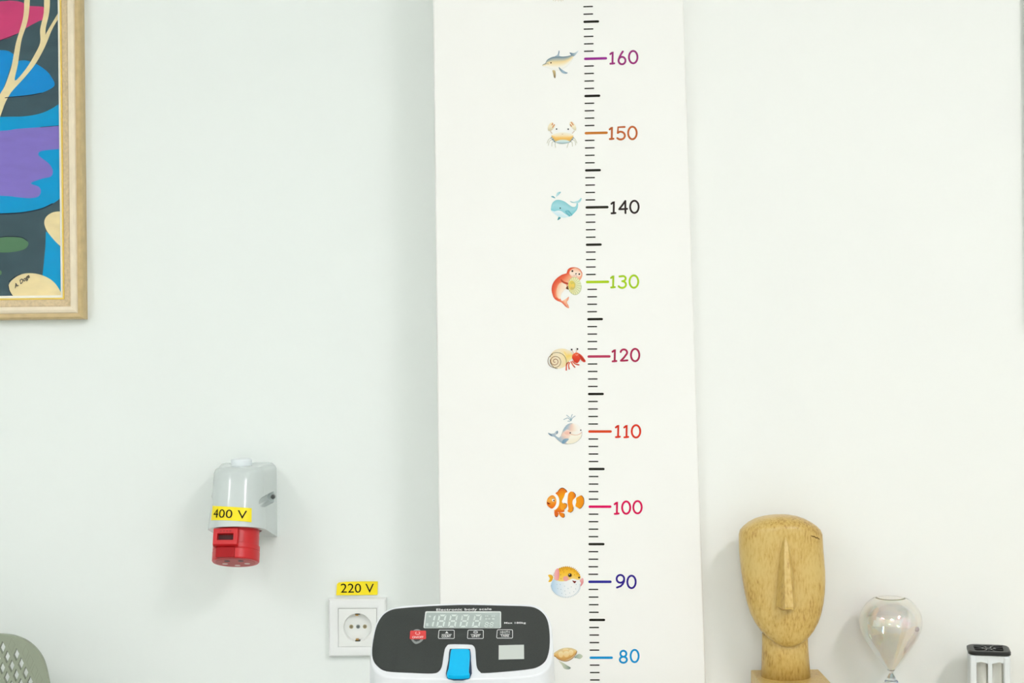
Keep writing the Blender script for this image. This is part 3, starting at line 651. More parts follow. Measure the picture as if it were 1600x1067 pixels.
for k in range(4):
    obj('embossed_mark', fbox(lc, ex, ft, ax, (-.0075 + k * .0042, .0385, .0018), (-.0075 + k * .0042 + .0028, .0388, .0042)), mat('red_mark', (176, 20, 26), .5), lid)

# ------------------------------------------------------------------ 220 V socket and its label
sf = mat('socket_white', (240, 243, 241), .3)
c0, c1 = at(513, 936, YW - .01), at(601.5, 1022.5, YW - .01)
sx0, sz1 = c0.x, c0.z; W_ = .0805; sx1, sz0 = sx0 + W_, sz1 - W_
cxs, czs = (sx0 + sx1) / 2, (sz0 + sz1) / 2
s2 = thing('wall_socket', 'white square wall socket partly hidden behind the body scale', 'power socket', (cxs, YW, sz0))
def sq(h, d): return [V((cxs - h, YW - d, czs - h)), V((cxs + h, YW - d, czs - h)), V((cxs + h, YW - d, czs + h)), V((cxs - h, YW - d, czs + h))]
H = W_ / 2
o = obj('cover_frame', loft([sq(H + .0005, 0), sq(H, .0085), sq(H - .002, .0105), sq(H - .009, .0112), sq(H - .013, .0098), sq(.0268, .0095), sq(.0268, .004)], False, False), sf, s2); bevel(o, .0008, 2)
# insert with a round well
N = 48; hh = .0265
def sqp(a):
    m_ = max(abs(cos(a)), abs(sin(a))); return V((cxs + hh * cos(a) / m_, YW - .0098, czs + hh * sin(a) / m_))
def cr_(r, d): return [V((cxs + r * cos(2 * pi * i / N), YW - d, czs + r * sin(2 * pi * i / N))) for i in range(N)]
outer = [sqp(2 * pi * i / N) for i in range(N)]
ins = obj('insert', loft([[V((p.x, YW - .004, p.z)) for p in outer], outer, cr_(.0200, .0098), cr_(.0196, .0092), cr_(.0188, .0014)], False, True), mat('socket_insert', (239, 242, 238), .35), s2); bevel(ins, .0004, 2, 40)
for dx in (-.0095, .0095):
    obj('pin_hole', cyl((cxs + dx, YW - .0014, czs), (0, -1, 0), .0029, .0029, .0006, 20), mat('hole_rim', (176, 166, 130), .5), s2)
    obj('pin_hole_core', cyl((cxs + dx, YW - .0021, czs), (0, -1, 0), .0017, .0017, .0002, 16), mat('hole_dark', (130, 120, 96), .6), s2)
sc_ = obj('screw', cyl((cxs, YW - .0014, czs), (0, -1, 0), .0029, .0026, .0018, 20), mat('screw_zinc', (150, 158, 156), .35, metal=.7), s2)
obj('screw_slot', merge(box(cxs - .0018, cxs + .0018, YW - .0034, YW - .0032, czs - .0004, czs + .0004), box(cxs - .0004, cxs + .0004, YW - .0034, YW - .0032, czs - .0018, czs + .0018)), psd, sc_)
brass = mat('brass_clip', (196, 150, 70), .3, metal=.8)
for s_ in (-1, 1):
    obj('earth_clip', box(cxs - .0028, cxs + .001, YW - .0085, YW - .0015, czs + s_ * .0172 - .0008, czs + s_ * .0172 + .0008), brass, s2)
    obj('clip_slot', box(cxs - .0034, cxs + .0034, YW - .0088, YW - .0016, czs + s_ * .0187 - .0006, czs + s_ * .0187 + .0006), psd, s2)
v2 = thing('voltage_sign', 'small yellow 220 V label stuck to the wall above the white socket', 'label', at(558, 920, YW - .005))
def l2(px, py, off=0):
    f = (px - 525) / 65; return at(px, py, YW - .0015 - .0035 * (1 - f) ** 2 - off)
lo = [(526.5, 912.5), (529, 910), (540, 908.8), (565, 908.2), (590.3, 908.2), (589.8, 929.3), (560, 929.8), (540, 929.9), (525, 930), (526, 920)]
obj('label_tape', prism([l2(*p) for p in lo], (0, .0003, 0)), yel, v2)
obj('lettering', text_quad('220 V', [(532.5, 911.8), (584.2, 911.8), (584.2, 926), (532.5, 926)], lambda x, y: l2(x, y, .0004)), ink((28, 26, 22)), v2)

# ------------------------------------------------------------------ body scale
wp = mat('scale_white', (240, 243, 246), .35)
th = R(65); sn = V((0, -cos(th), sin(th))); su = V((0, sin(th), cos(th))); SP = at(720, 1000, 1.80)
def zp(X, Y, off=0): return onplane(560 + X / 5, 920 + Y / 5, SP + sn * off, sn)
def zq(X, Y, off=0): return onplane(630 + X / 7.62, 930 + Y / 7.62, SP + sn * off, sn)
scl = thing('body_scale', 'white electronic body scale with a dark display head and a blue clip', 'scale', (SP.x, 1.76, 0))
wo = smooth_loop([(92, 520), (104, 400), (128, 285), (178, 198), (250, 152), (380, 127), (600, 116), (880, 112), (1100, 115), (1330, 119), (1412, 138), (1470, 190), (1505, 262), (1522, 420), (1520, 520), (1500, 600), (1440, 655), (1330, 684), (1000, 700), (800, 704), (600, 704), (260, 692), (150, 655), (105, 600)], 4)
base = [zp(*p) for p in wo]
cen = sum(base, V((0, 0, 0))) / len(base)
def ring_s(off, f, down=0): return [cen + (p - cen) * f + sn * off + V((0, 0, -down)) for p in base]
hs_ = obj('display_housing', loft([ring_s(0, .985), ring_s(-.0008, .995), ring_s(-.003, 1.0), ring_s(-.006, 1.004), ring_s(-.006, 1.012, .03), ring_s(-.006, 1.0, .045), ring_s(-.004, .9, .056)]), wp, scl)
for p in hs_.data.polygons: p.use_smooth = len(p.vertices) == 4
dk = smooth_loop([(107, 480), (120, 380), (145, 282), (190, 208), (250, 167), (330, 151), (500, 138), (700, 128), (870, 125), (1100, 130), (1310, 136), (1390, 152), (1447, 195), (1478, 250), (1492, 330), (1495, 420), (1485, 500), (1458, 565), (1400, 608), (1330, 625), (1180, 641), (985, 655), (950, 645), (926, 610), (918, 540), (913, 472), (898, 442), (865, 432), (720, 430), (690, 444), (674, 475), (662, 545), (652, 602), (630, 640), (580, 658), (400, 653), (220, 641), (150, 602), (115, 550)], 4)
pan = obj('display_panel', prism([zp(*p, .0006) for p in dk], -sn * .0005), mat('panel_black', (54, 58, 56), .5, spec=.3, noise=.18, nscale=900, bump=.2, bscale=1500), scl)
def flat(name, pts, m, par, fn, off): return obj(name, ([fn(*p, off) for p in pts], [tuple(range(len(pts)))]), m, par)
def rrect(x0, x1, y0, y1, r, n=5, sk=0):
    out = []
    for cx_, cy_, a0 in ((x1 - r, y0 + r, -90), (x1 - r, y1 - r, 0), (x0 + r, y1 - r, 90), (x0 + r, y0 + r, 180)):
        out += [(cx_ + r * cos(R(a0 + 90 * k / n)), cy_ + r * sin(R(a0 + 90 * k / n))) for k in range(n + 1)]
    return [(x + sk * (y - y0) * (1 if x < (x0 + x1) / 2 else 0), y) for x, y in out]
white = ink((238, 240, 238)); lcdw = mat('lcd_bezel', (226, 232, 228), .4)
lcd = flat('lcd_screen', rrect(264, 1166, 190, 392, 16, sk=-.12), lcdw, pan, zq, .0010)
flat('lcd_glass', rrect(276, 1155, 206, 384, 10, sk=-.12), mat('lcd_grey', (178, 190, 186), .25), lcd, zq, .0013)
segs = []
def seg7(x, y0, y1, w_, th_, which='abcdefg', it=-.22):
    ym = (y0 + y1) / 2
    def P(a, b): return (a + it * (b - y0), b)
    Q = {'a': [(x + th_ * .6, y0), (x + w_ - th_ * .6, y0), (x + w_ - th_ * 1.4, y0 + th_), (x + th_ * 1.4, y0 + th_)], 'd': [(x + th_ * 1.4, y1 - th_), (x + w_ - th_ * 1.4, y1 - th_), (x + w_ - th_ * .6, y1), (x + th_ * .6, y1)],
         'g': [(x + th_, ym - th_ / 2), (x + w_ - th_, ym - th_ / 2), (x + w_ - th_, ym + th_ / 2), (x + th_, ym + th_ / 2)],
         'f': [(x, y0 + 5), (x + th_, y0 + th_ + 3), (x + th_, ym - th_ * .7), (x, ym - 3)], 'e': [(x, ym + 3), (x + th_, ym + th_ * .7), (x + th_, y1 - th_ - 3), (x, y1 - 5)],
         'b': [(x + w_ - th_, y0 + th_ + 3), (x + w_, y0 + 5), (x + w_, ym - 3), (x + w_ - th_, ym - th_ * .7)], 'c': [(x + w_ - th_, ym + th_ * .7), (x + w_, ym + 3), (x + w_, y1 - 5), (x + w_ - th_, y1 - th_ - 3)]}
    for k in which: segs.append(([zq(*P(*p), .0016) for p in Q[k]], [(0, 1, 2, 3)]))
seg7(355, 230, 382, 34, 20, 'bc')
for x in (425, 562, 700, 848): seg7(x, 230, 382, 92, 20)
seg7(978, 318, 380, 44, 10); seg7(1036, 318, 380, 44, 10)
obj('lcd_digits', merge(*segs), mat('lcd_ghost', (218, 229, 223), .3), lcd)
for a, c, b, d in ((972, 990, 238, 256), (996, 1014, 238, 256), (1050, 1068, 238, 256), (1074, 1092, 238, 256), (976, 1002, 270, 290), (1010, 1036, 270, 290), (1056, 1086, 270, 290), (304, 330, 240, 262), (272, 300, 332, 368)):
    flat('lcd_symbol', [(a, b), (c, b), (c, d), (a, d)], mat('lcd_faint', (198, 209, 204), .3), lcd, zq, .0016)
def ptext(name, s, quad, par=pan, m=white, off=.0011, **k): return obj(name, text_quad(s, quad, lambda x, y: zq(x, y, off), **k), m, par)
ptext('lettering', 'Electronic body scale', [(394, 158), (1052, 149), (1052, 184), (394, 194)], bold=.025, space=1.08)
ptext('lettering', 'Max 180kg', [(1203, 318), (1460, 316), (1460, 344), (1203, 345)], bold=.02, space=1.05)
def button(x0, x1, y0, y1, word, wq):
    lp = rrect(x0, x1, y0, y1, 12, sk=-.08); v, f = strokeq(lp, 7, True)
    b_ = obj('button', ([zq(p[0], p[1], .0012) for p in v], f), white, pan, label='outlined %s button' % word)
    ptext('lettering', word, wq, b_, bold=.03)
    ym = y0 + (y1 - y0) * .52
    v, f = strokeq([(x0 + 30, ym), (x1 - 30, ym - 1)], 5); obj('divider', ([zq(p[0], p[1], .0012) for p in v], f), white, b_)
    return b_
b1 = button(426, 608, 414, 514, 'COUNT', [(458, 474), (568, 472), (568, 500), (458, 502)])
flat('triangle_icon', [(498, 452), (518, 426), (540, 452)], white, b1, zq, .0012)
b2 = button(772, 954, 414, 514, 'UNIT', [(816, 472), (914, 471), (914, 498), (816, 499)])
v, f = strokeq(ell(862, 438, 24, 10), 7, True); obj('loop_icon', ([zq(p[0], p[1], .0012) for p in v], f), white, b2)
b3 = button(1120, 1302, 410, 510, 'TARE', [(1160, 470), (1260, 469), (1260, 494), (1160, 495)])
ptext('icon', '>0</T<', [(1152, 426), (1270, 425), (1270, 450), (1152, 451)], b3, bold=.02)
sh = flat('shield_emblem', smooth_loop([(90, 500), (100, 440), (150, 405), (210, 420), (245, 500), (220, 550), (152, 580), (105, 545)], 3), mat('emblem_grey', (150, 156, 154), .4, metal=.3), pan, zq, .0010)
flat('emblem_notch', [(118, 522), (210, 522), (190, 542), (155, 552), (135, 542)], mat('panel_flat', (58, 62, 60), .5), sh, zq, .0012)
rb = flat('button', rrect(84, 272, 420, 522, 12, sk=-.08), mat('button_red', (226, 56, 56), .4), pan, zq, .0013); rb['label'] = 'red ON/OFF button'
ptext('lettering', 'ON/OFF', [(108, 486), (240, 484), (240, 510), (108, 512)], rb, ink((252, 222, 220)), .0015, bold=.02)
v, f = strokeq(arc(172, 450, 26, 16, -60, 240, 14), 7); obj('power_icon', ([zq(p[0], p[1], .0015) for p in v], f), ink((252, 200, 198)), rb)
flat('paper_label', [(1138, 595), (1438, 588), (1440, 758), (1136, 766)], mat('label_pale', (206, 212, 206), .5), pan, zq, .0011)
# blue clip; the shade in the gap around it is a flat dark patch
flat('clip_slot', smooth_loop([(712, 478), (735, 468), (855, 468), (874, 480), (880, 560), (870, 700), (694, 700), (704, 560)], 3), mat('slot_shade', (50, 66, 92), .6), scl, zp, .0006)
bl = smooth_loop([(719, 500), (726, 474), (745, 468), (845, 468), (866, 476), (871, 500), (868, 560), (862, 640), (858, 672), (700, 672), (704, 620), (712, 560)], 3)
clip = obj('blue_clip', prism([zp(*p, .0055) for p in bl], -sn * .0065), mat('clip_blue', (0, 190, 245), .4, spec=.2), scl); bevel(clip, .0012, 3)
col_x = SP.x; cy_ = cen.y + .015
o = obj('column', box(col_x - .03, col_x + .03, cy_ - .02, cy_ + .02, .04, cen.z - .03), wp, scl); bevel(o, .004)
o = obj('platform', box(col_x - .16, col_x + .16, 1.42, cy_ + .03, .015, .055), wp, scl); bevel(o, .008)
for i in (-1, 1):
    for y in (1.46, cy_): obj('foot', cyl((col_x + i * .12, y, 0), (0, 0, 1), .018, .018, .016, 20), psd, scl)

# ------------------------------------------------------------------ table below the frame, on the right
TZ = .70
tb = thing('side_table', 'pale wooden table under the carved head, below the edge of the photo', 'table', (.85, 1.97, 0))
tm_ = mat('table_wood', (216, 196, 160), .45, noise=.12, nscale=12, stretch=(1, 8, 8))
o = obj('tabletop', box(rx(.7) + .03, 1.3, 1.78, YR - .014, TZ - .025, TZ), tm_, tb); bevel(o, .003)
for x in (rx(.7) + .05, 1.24):
    for y in (1.80, 2.02): obj('leg', box(x, x + .04, y, y + .04, 0, TZ - .025), tm_, tb)

# ------------------------------------------------------------------ carved head
sm = bpy.data.materials.new('carved_ochre'); sm.use_nodes = True; nt = sm.node_tree; b = nt.nodes['Principled BSDF']
tc = nt.nodes.new('ShaderNodeTexCoord'); mp = nt.nodes.new('ShaderNodeMapping'); mp.inputs['Scale'].default_value = (1, 1, .32); mp.inputs['Rotation'].default_value = (0, R(25), 0)
n1 = nt.nodes.new('ShaderNodeTexNoise'); n1.inputs['Scale'].default_value = 380; n1.inputs['Detail'].default_value = 6
n2 = nt.nodes.new('ShaderNodeTexNoise'); n2.inputs['Scale'].default_value = 26; n2.inputs['Detail'].default_value = 3
rp = nt.nodes.new('ShaderNodeValToRGB'); e = rp.color_ramp.elements
e[0].position = .37; e[0].color = (*lin((178, 138, 66)), 1); e[1].position = .58; e[1].color = (*lin((214, 185, 112)), 1)
x_ = e.new(.46); x_.color = (*lin((204, 170, 92)), 1)
ma = nt.nodes.new('ShaderNodeMath'); ma.operation = 'MULTIPLY_ADD'; ma.inputs[1].default_value = .55; 
mb = nt.nodes.new('ShaderNodeMath'); mb.operation = 'MULTIPLY'; mb.inputs[1].default_value = .45
nt.links.new(tc.outputs['Object'], mp.inputs[0]); nt.links.new(mp.outputs[0], n1.inputs['Vector']); nt.links.new(tc.outputs['Object'], n2.inputs['Vector'])
nt.links.new(n2.outputs['Fac'], mb.inputs[0]); nt.links.new(n1.outputs['Fac'], ma.inputs[0]); nt.links.new(mb.outputs[0], ma.inputs[2])
nt.links.new(ma.outputs[0], rp.inputs[0]); nt.links.new(rp.outputs[0], b.inputs['Base Color'])
bp = nt.nodes.new('ShaderNodeBump'); bp.inputs['Strength'].default_value = .35; bp.inputs['Distance'].default_value = .001
nt.links.new(n1.outputs['Fac'], bp.inputs['Height']); nt.links.new(bp.outputs[0], b.inputs['Normal']); b.inputs['Roughness'].default_value = .32
HY = 2.0
hc = at(1224, 900, HY)
hd = thing('carved_head', 'ochre carved head with a long nose and no eyes, standing on a block', 'sculpture', (hc.x, HY, TZ))
def hp(X, Y): return at(1110 + X / 3.718, 780 + Y / 3.718, HY)
left = [(92, 415, 415), (95, 355, 470), (103, 305, 510), (116, 262, 548), (135, 226, 585), (158, 196, 618), (180, 176, 640), (205, 169, 651), (240, 168.5, 653), (300, 170, 656), (360, 175, 661), (420, 181, 665), (480, 190, 665), (540, 199, 661), (600, 212, 652), (660, 231, 637), (710, 256, 618), (755, 288, 592), (795, 327, 560), (822, 365, 525), (840, 402, 485), (848, 440, 450)]
rings = []
NS = 56
for Yy, a, b_ in left:
    pa, pb = hp(a, Yy), hp(b_, Yy); z = pa.z * .5 + pb.z * .5; cx_ = (pa.x + pb.x) / 2; hw = max(.0008, (pb.x - pa.x) / 2)
    f = (Yy - 92) / (848 - 92)
    # depth: deep at the crown, thin at the chin, face plane leans forward a little
    dep = .034 * (1 - .35 * f) * min(1, (hw / .045) ** .75)
    yc = HY + .004 - .016 * f * f
    r = []
    for i in range(NS):
        a_ = 2 * pi * i / NS; c_, s_ = cos(a_), sin(a_)
        ex_ = 2.4
        k = (abs(c_) ** ex_ + abs(s_) ** ex_) ** (-1 / ex_)
        r.append(V((cx_ + hw * c_ * k, yc + dep * s_ * k, z)))
    rings.append(r)
ho = obj('head', loft(rings), sm, hd, smooth=True)
# nose: ridge line standing off the face
def facey(z): # front of face near the middle
    zt, zb = rings[0][0].z, rings[-1][0].z; f = (zt - z) / (zt - zb)
    k = min(range(len(rings)), key=lambda q: abs(rings[q][0].z - z)); return min(p.y for p in rings[k])
nr = []
ncx = (hp(415, 400)).x
for Yy, hw, pr in ((200, .0010, .0005), (230, .0036, .0045), (300, .0062, .0105), (380, .0080, .0155), (460, .0094, .0200), (540, .0104, .0240), (585, .0110, .0262), (598, .0108, .0255)):
    z = hp(415, Yy).z; y = facey(z) + .004; hw *= 1.22
    nr.append([V((ncx - hw, y, z)), V((ncx - hw * .80, y - .004 - pr * .5, z)), V((ncx - hw * .45, y - .004 - pr, z)), V((ncx + hw * .35, y - .004 - pr, z)), V((ncx + hw * .72, y - .004 - pr * .5, z)), V((ncx + hw, y, z))])
# under side of the nose slopes back to the lip
z = hp(415, 622).z; y = facey(z) + .004
nr.append([V((ncx - .0085, y, z)), V((ncx - .006, y - .004, z)), V((ncx - .002, y - .005, z)), V((ncx + .002, y - .005, z)), V((ncx + .006, y - .004, z)), V((ncx + .0085, y, z))])
no = obj('nose', loft(nr), sm, hd); bevel(no, .0016, 3, 25)
# neck and block
na, nb = hp(308, 850), hp(575, 850); nc, nd = hp(303, 1010), hp(588, 1010)
def nring(xa, xb, z, dd): return [V(((xa + xb) / 2 + (xb - xa) / 2 * cos(a), HY + .010 + dd * sin(a), z)) for a in (2 * pi * i / 40 for i in range(40))]
pz = at(1225, 1046, HY + .05).z
nk = obj('neck', loft([nring(na.x, nb.x, hp(0, 790).z, .018), nring(na.x, nb.x, na.z, .021), nring(nc.x, nd.x, pz - .001, .029)]), sm, hd, smooth=True)
for p in nk.data.polygons: p.use_smooth = len(p.vertices) == 4
pl, pr_ = at(1173, 1046, HY + .05).x, at(1279, 1046, HY + .05).x
o = obj('block', box(pl, pr_, HY - .065, HY + .05, TZ, pz), sm, hd); bevel(o, .0015)
ck = [(588, 197), (600, 202), (612, 204), (622, 212), (632, 212), (640, 219), (650, 223)]
cz = []
for i, (X, Y) in enumerate(ck):
    p = hp(X, Y); k = min(range(len(rings)), key=lambda q: abs(rings[q][0].z - p.z))
    cand = [q for q in rings[k] if q.y < HY + .004]; q = min(cand, key=lambda r: abs(r.x - p.x * .985)); cz.append((p.x * .985, q.y))
cvs, cfs = [], []
for i, (X, Y) in enumerate(ck):
    p = hp(X, Y); wv = .0006 * (1 if 0 < i < 6 else .3)
    d = V((p.x * .985, cz[i][1] - .0007, p.z)); cvs += [d + V((0, 0, wv)), d - V((0, 0, wv))]
cfs = [(2 * i, 2 * i + 1, 2 * i + 3, 2 * i + 2) for i in range(len(ck) - 1)]
obj('crack', (cvs, cfs), ink((96, 66, 24)), hd)

# ------------------------------------------------------------------ iridescent glass hourglass
GY = 2.015
gc = at(1392.5, 1050, GY)
gt = thing('glass_hourglass', 'clear glass bulb with rainbow sheen and thin neck, beside the carved head', 'glass ornament', (gc.x, GY, TZ))
gl = bpy.data.materials.new('iridescent_glass'); gl.use_nodes = True; nt = gl.node_tree; b = nt.nodes['Principled BSDF']
b.inputs['Base Color'].default_value = (1, 1, 1, 1); b.inputs['Transmission Weight'].default_value = 1; b.inputs['Roughness'].default_value = 0; b.inputs['IOR'].default_value = 1.3
b.inputs['Thin Film Thickness'].default_value = 450; b.inputs['Thin Film IOR'].default_value = 2.0
tc = nt.nodes.new('ShaderNodeTexCoord'); nz = nt.nodes.new('ShaderNodeTexNoise'); nz.inputs['Scale'].default_value = 22; nz.inputs['Detail'].default_value = 1
mr = nt.nodes.new('ShaderNodeMapRange'); mr.inputs[1].default_value = .3; mr.inputs[2].default_value = .7; mr.inputs[3].default_value = 206; mr.inputs[4].default_value = 262
nt.links.new(tc.outputs['Object'], nz.inputs['Vector']); nt.links.new(nz.outputs['Fac'], mr.inputs[0]); sx3 = nt.nodes.new('ShaderNodeSeparateXYZ'); m2 = nt.nodes.new('ShaderNodeMapRange'); m2.inputs[1].default_value = .085; m2.inputs[2].default_value = .15; m2.inputs[3].default_value = -54; m2.inputs[4].default_value = 8
ad = nt.nodes.new('ShaderNodeMath'); ad.operation = 'ADD'
nt.links.new(tc.outputs['Object'], sx3.inputs[0]); nt.links.new(sx3.outputs['Z'], m2.inputs[0]); nt.links.new(mr.outputs[0], ad.inputs[0]); nt.links.new(m2.outputs[0], ad.inputs[1])
nt.links.new(ad.outputs[0], b.inputs['Thin Film Thickness'])
sU = 1 / 7.26 / (F / GY)
pf = [(92, 0), (92, 90), (94, 150), (104, 185), (135, 232), (190, 285), (270, 333), (330, 347), (380, 350), (440, 341), (490, 325), (560, 292), (640, 246), (710, 200), (780, 152), (840, 106), (890, 64), (930, 30), (955, 17)]
zt = at(1392.5, 933, GY).z
def zz(y): return zt - (y - 93) * sU
pf2 = smooth_loop(pf, 3, False)
outer_p = [(max(0.0004, r * sU), zz(y)) for y, r in pf2]
zn = outer_p[-1][1]; hlow = zn - TZ - .0005
low = [(.0024, zn), (.006, zn - .08 * hlow), (.013, zn - .22 * hlow), (.024, zn - .45 * hlow), (.034, zn - .68 * hlow), (.038, zn - .84 * hlow), (.034, zn - .95 * hlow), (.024, TZ + .0005)]
def lathe(pr, n=64, cx_=gc.x, cyy=GY): return [[V((cx_ + r * cos(2 * pi * i / n), cyy + r * sin(2 * pi * i / n), z)) for i in range(n)] for r, z in pr]
def shell(pr, tk):
    inn = []
    for i, (r, z) in enumerate(pr):
        a_, b_ = pr[max(0, i - 1)], pr[min(len(pr) - 1, i + 1)]; d = V((b_[0] - a_[0], b_[1] - a_[1])).normalized(); nn = V((d.y, -d.x))
        inn.append((max(.0002, r + nn.x * tk), z + nn.y * tk))
    return inn
up_o = obj('upper_bulb', merge(loft(lathe(outer_p)), loft(lathe([(max(.0002, r - .0011), z - (.0011 if i < 8 else 0)) for i, (r, z) in enumerate(outer_p[:-4])]))), gl, gt, smooth=True)
lp_ = smooth_loop(low, 3, False)
lo_o = obj('lower_bulb', merge(loft(lathe(lp_)), loft(lathe([(max(.0002, r - .0011), z + (.001 if i > len(lp_) - 5 else 0)) for i, (r, z) in enumerate(lp_)][4:]))), gl, gt, smooth=True)

flip_from(up_o, len(outer_p) * 64); flip_from(lo_o, len(lp_) * 64)
# ------------------------------------------------------------------ white lamp with a black vented cap
LY = 2.01
la, lb = at(1511.5, 1030, LY), at(1578, 1030, LY); lcx = (la.x + lb.x) / 2; LH = .0258
ztop = at(1545, 1012.5, LY).z
lm = thing('caged_lamp', 'small white caged lamp with a black vented cap at the lower right', 'lamp', (lcx, LY, TZ))
cap_m = mat('cap_black', (34, 35, 33), .4, spec=.35)
def rsq(h, r, z, n=6):
    out = []
    for sx_, sy_, a0 in ((1, 1, 0), (-1, 1, 90), (-1, -1, 180), (1, -1, 270)):
        for k in range(n + 1):
            a = R(a0 + 90 * k / n); out.append(V((lcx + sx_ * (h - r) + r * cos(a), LY + sy_ * (h - r) + r * sin(a), z)))
    return out
def square_r(h, z, m_=28): return rsq(h, h * .35, z)
capr = [rsq(LH - .0005, .010, ztop - .0052), rsq(LH + .0008, .0105, ztop - .0045), rsq(LH + .0008, .0105, ztop - .0012), rsq(LH - .0012, .0095, ztop), rsq(LH - .0075, .005, ztop), rsq(LH - .008, .005, ztop - .0022)]
cp = obj('cap', loft(capr), cap_m, lm)
hub = obj('cap_hub', cyl((lcx, LY, ztop - .0022), (0, 0, 1), .0065, .0060, .0018, 28), mat('cap_deep', (18, 20, 20), .5), cp)
for k in range(8):
    a = R(22.5 + 45 * k); d = V((cos(a), sin(a), 0)); q = V((-sin(a), cos(a), 0)); P = V((lcx, LY, ztop - .0022))
    obj('vent_rib', fbox(P, d, q, V((0, 0, 1)), (.0062, -.0009, 0), (.0195 if k % 2 else .0195, .0009, .0020)), cap_m, cp)
    obj('rib_tip', fbox(P, d, q, V((0, 0, 1)), (.0065, -.0006, .0020), (.0095, .0006, .0023)), mat('tip_grey', (196, 200, 196), .3, metal=.4), cp)
lwm = mat('lamp_white', (226, 232, 232), .35, metal=.0)
zb_, zt_ = TZ + .012, ztop - .0052
for sx_ in (-1, 1):
    for sy_ in (-1, 1):
        x, y = lcx + sx_ * (LH - .0048), LY + sy_ * (LH - .0048)
        o = obj('corner_post', box(x - .0045, x + .0045, y - .0045, y + .0045, zb_, zt_), lwm, lm); bevel(o, .0028)
for (dx, dy) in ((0, -1), (0, 1), (-1, 0), (1, 0)):
    c_ = V((lcx + dx * (LH - .0022), LY + dy * (LH - .0022), 0)); q = V((dy, -dx, 0)) if dy else V((0, 1, 0)); nrm = V((dx, dy, 0))
    obj('middle_bar', fbox(c_, q, nrm, V((0, 0, 1)), (-.0026, -.0012, zb_), (.0026, .0012, zt_)), lwm, lm)
    for s_ in (-1, 1):       # pointed arch panel over each opening
        a0, a1 = s_ * .0026, s_ * .0192; am = (a0 + a1) / 2
        pts = [(a0, zt_), (a1, zt_), (a1, zt_ - .0105), (am, zt_ - .0080), (a0, zt_ - .0105)]
        obj('arch_panel', prism([c_ + q * u + nrm * .0006 + V((0, 0, z)) for u, z in pts], -nrm * .0014), lwm, lm)
o = obj('base', loft([rsq(LH, .010, TZ), rsq(LH + .001, .010, TZ + .010), rsq(LH - .001, .010, TZ + .012)]), cap_m, lm)
tg = mat('tube_frost', (248, 249, 242), .3)
for sx_ in (-1, 1):
    obj('tube', cyl((lcx + sx_ * .0095, LY - .002, TZ + .012), (0, 0, 1), .0062, .0062, zt_ - TZ - .012, 24), tg, lm)
obj('core_plate', box(lcx - .019, lcx + .019, LY + .008, LY + .010, TZ + .012, zt_), mat('core_grey', (236, 238, 228), .5), lm)

lm.rotation_euler = (0, 0, R(-13))

# ------------------------------------------------------------------ sage plastic chair
CYY = 2.0
def cp_(X, Y): return at(X / 9.975, 960 + Y / 9.975, CYY)
ol = [cp_(*p) for p in ((0, 315), (120, 323), (250, 345), (380, 393), (480, 452), (560, 520), (630, 602), (690, 702), (730, 820), (760, 950), (785, 1085), (815, 1350), (820, 1700), (800, 2300), (770, 3000))]
topz = ol[0].z; ccx = ol[0].x - .155
right = [(p.x, p.z) for p in ol]
lead = [(ccx + (right[0][0] - ccx) * k / 4, topz + .004 * (1 - (k / 4) ** 2)) for k in range(0, 4)]
half = lead + smooth_loop(right, 4, False)
zbot = .50
half = [p for p in half if p[1] > zbot] + [(right[-1][0], zbot)]
loop = [(2 * ccx - x, z) for x, z in half[::-1]][:-1] + half
sage = mat('sage_plastic', (150, 158, 138), .5, noise=.04, nscale=80, bump=.1, bscale=600)
def inside(p, L):
    c_ = False; n = len(L)
    for i in range(n):
        a, b_ = L[i], L[i - 1]
        if (a[1] > p[1]) != (b_[1] > p[1]) and p[0] < (b_[0] - a[0]) * (p[1] - a[1]) / (b_[1] - a[1]) + a[0]: c_ = not c_
    return c_
def dist(p, L):
    m_ = 9
    for i in range(len(L)):
        a, b_ = V(L[i]), V(L[i - 1]); d = b_ - a; t = max(0, min(1, (V(p) - a).dot(d) / max(1e-12, d.length_squared))); m_ = min(m_, (a + d * t - V(p)).length)
    return m_
h0 = at(10.5, 1026.4, CYY); s_c = CYY / F
e1, e2 = V((7.2, -14.3)) * s_c, V((8.1, 18.0)) * s_c
holes, blind = [], []
for i in range(-60, 61):
    for j in range(-60, 61):
        c_ = V((h0.x, h0.z)) + e1 * i + e2 * j
        if c_.x < ccx - .3 or c_.x > ccx + .3 or c_.y < zbot + .015 or c_.y > topz: continue
        if not inside(c_, loop): continue
        d = dist(c_, loop); k = .345
        P = [c_ + e1 * k + e2 * k, c_ + e1 * k - e2 * k, c_ - e1 * k - e2 * k, c_ - e1 * k + e2 * k]
        side = max(0, 1 - (topz - c_.y) / .05)
        if d > (.0155 if topz - c_.y < .024 else .0195): holes.append(P)
        elif d > .0105: blind.append(P)
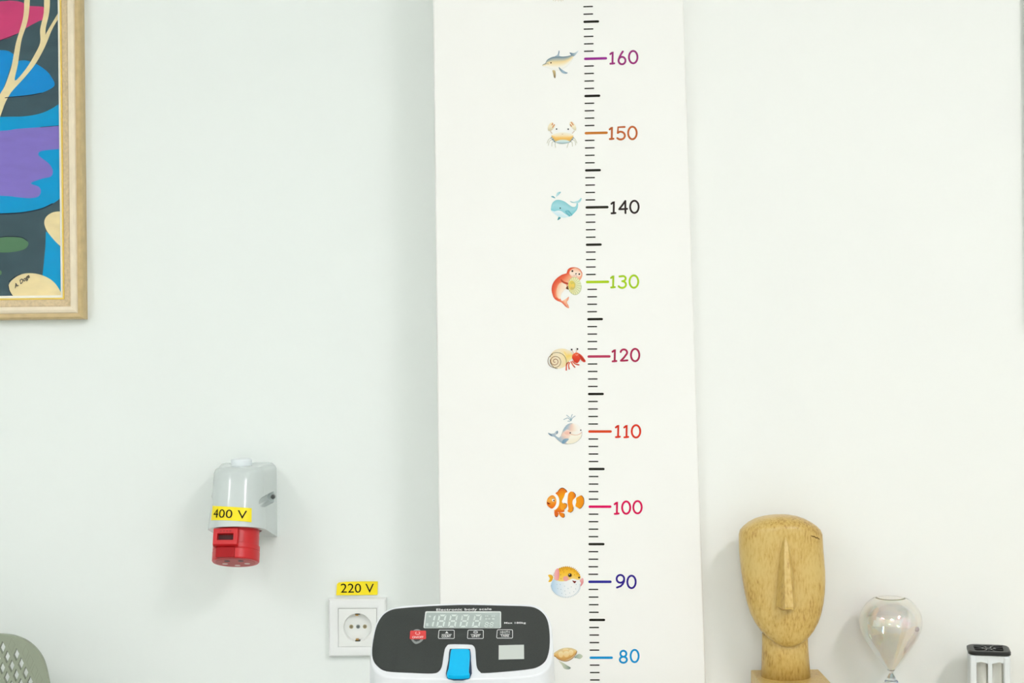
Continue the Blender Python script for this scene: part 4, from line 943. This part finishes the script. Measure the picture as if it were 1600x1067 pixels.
def fillcurve(loops, ext):
    cu_ = bpy.data.curves.new('c', 'CURVE'); cu_.dimensions = '2D'; cu_.fill_mode = 'BOTH'; cu_.extrude = ext; cu_.bevel_depth = .0004; cu_.bevel_resolution = 1
    for L in loops:
        sp_ = cu_.splines.new('POLY'); sp_.points.add(len(L) - 1); sp_.use_cyclic_u = True
        for q, p in zip(sp_.points, L): q.co = (p[0], p[1], 0, 1)
    o_ = bpy.data.objects.new('c', cu_); C.objects.link(o_); dg = bpy.context.evaluated_depsgraph_get()
    me = bpy.data.meshes.new_from_object(o_.evaluated_get(dg)); out = ([v.co.copy() for v in me.vertices], [tuple(p.vertices) for p in me.polygons])
    bpy.data.objects.remove(o_); bpy.data.curves.remove(cu_); bpy.data.meshes.remove(me); return out
ch = thing('plastic_chair', 'sage grey plastic chair with a perforated lattice back, in the lower left corner', 'chair', (ccx, 1.8, 0))
vs, fs = fillcurve([loop] + holes, .0030)
bend = lambda x: -.35 * ((x - ccx) ** 2 - .038)
bm = bmesh.new(); bv = [bm.verts.new(v) for v in vs]
for f in fs:
    try: bm.faces.new([bv[i] for i in f])
    except ValueError: pass
bmesh.ops.remove_doubles(bm, verts=bm.verts, dist=1e-6)
for _ in range(5):
    le = [e for e in bm.edges if abs(e.verts[0].co.x - e.verts[1].co.x) > .022]
    if not le: break
    bmesh.ops.subdivide_edges(bm, edges=le, cuts=1); bmesh.ops.triangulate(bm, faces=[f for f in bm.faces if len(f.verts) > 3])
bm.verts.index_update(); vs = [v.co.copy() for v in bm.verts]; fs = [tuple(v.index for v in f.verts) for f in bm.faces]; bm.free()
obj('backrest', ([V((v.x, CYY + v.z + bend(v.x), v.y)) for v in vs], fs), sage, ch)
em = []
for P in blind:
    v, f = strokeq([tuple(V(P[0]).lerp(V(P[1]), t)) for t in (0, 1)] + [tuple(P[2]), tuple(P[3])], .0007, True)
    em.append(([V((p.x, CYY - .0036 + bend(p.x), p.y)) for p in v], f))
obj('embossing', merge(*em), mat('sage_groove', (136, 143, 124), .55), ch, kind='stuff')
o = obj('seat', loft([[V((ccx + .22 * s * max(.0, 1), y, z)) for s, y in ((-1, CYY - .01), (1, CYY - .01), (1.02, CYY - .22), (.9, CYY - .44), (-.9, CYY - .44), (-1.02, CYY - .22))] for z in (.44, .465)]), sage, ch); bevel(o, .008)
obj('back_support', merge(box(ccx - .20, ccx - .17, CYY - .016, CYY - .004, .45, .56), box(ccx + .17, ccx + .20, CYY - .016, CYY - .004, .45, .56)), sage, ch)
for sx_ in (-1, 1):
    for y in (CYY - .04, CYY - .40): obj('leg', cyl((ccx + sx_ * .19, y, .45), V((sx_ * .06, .02 if y > CYY - .1 else -.08, -1)), .016, .012, .4512, 20), sage, ch)
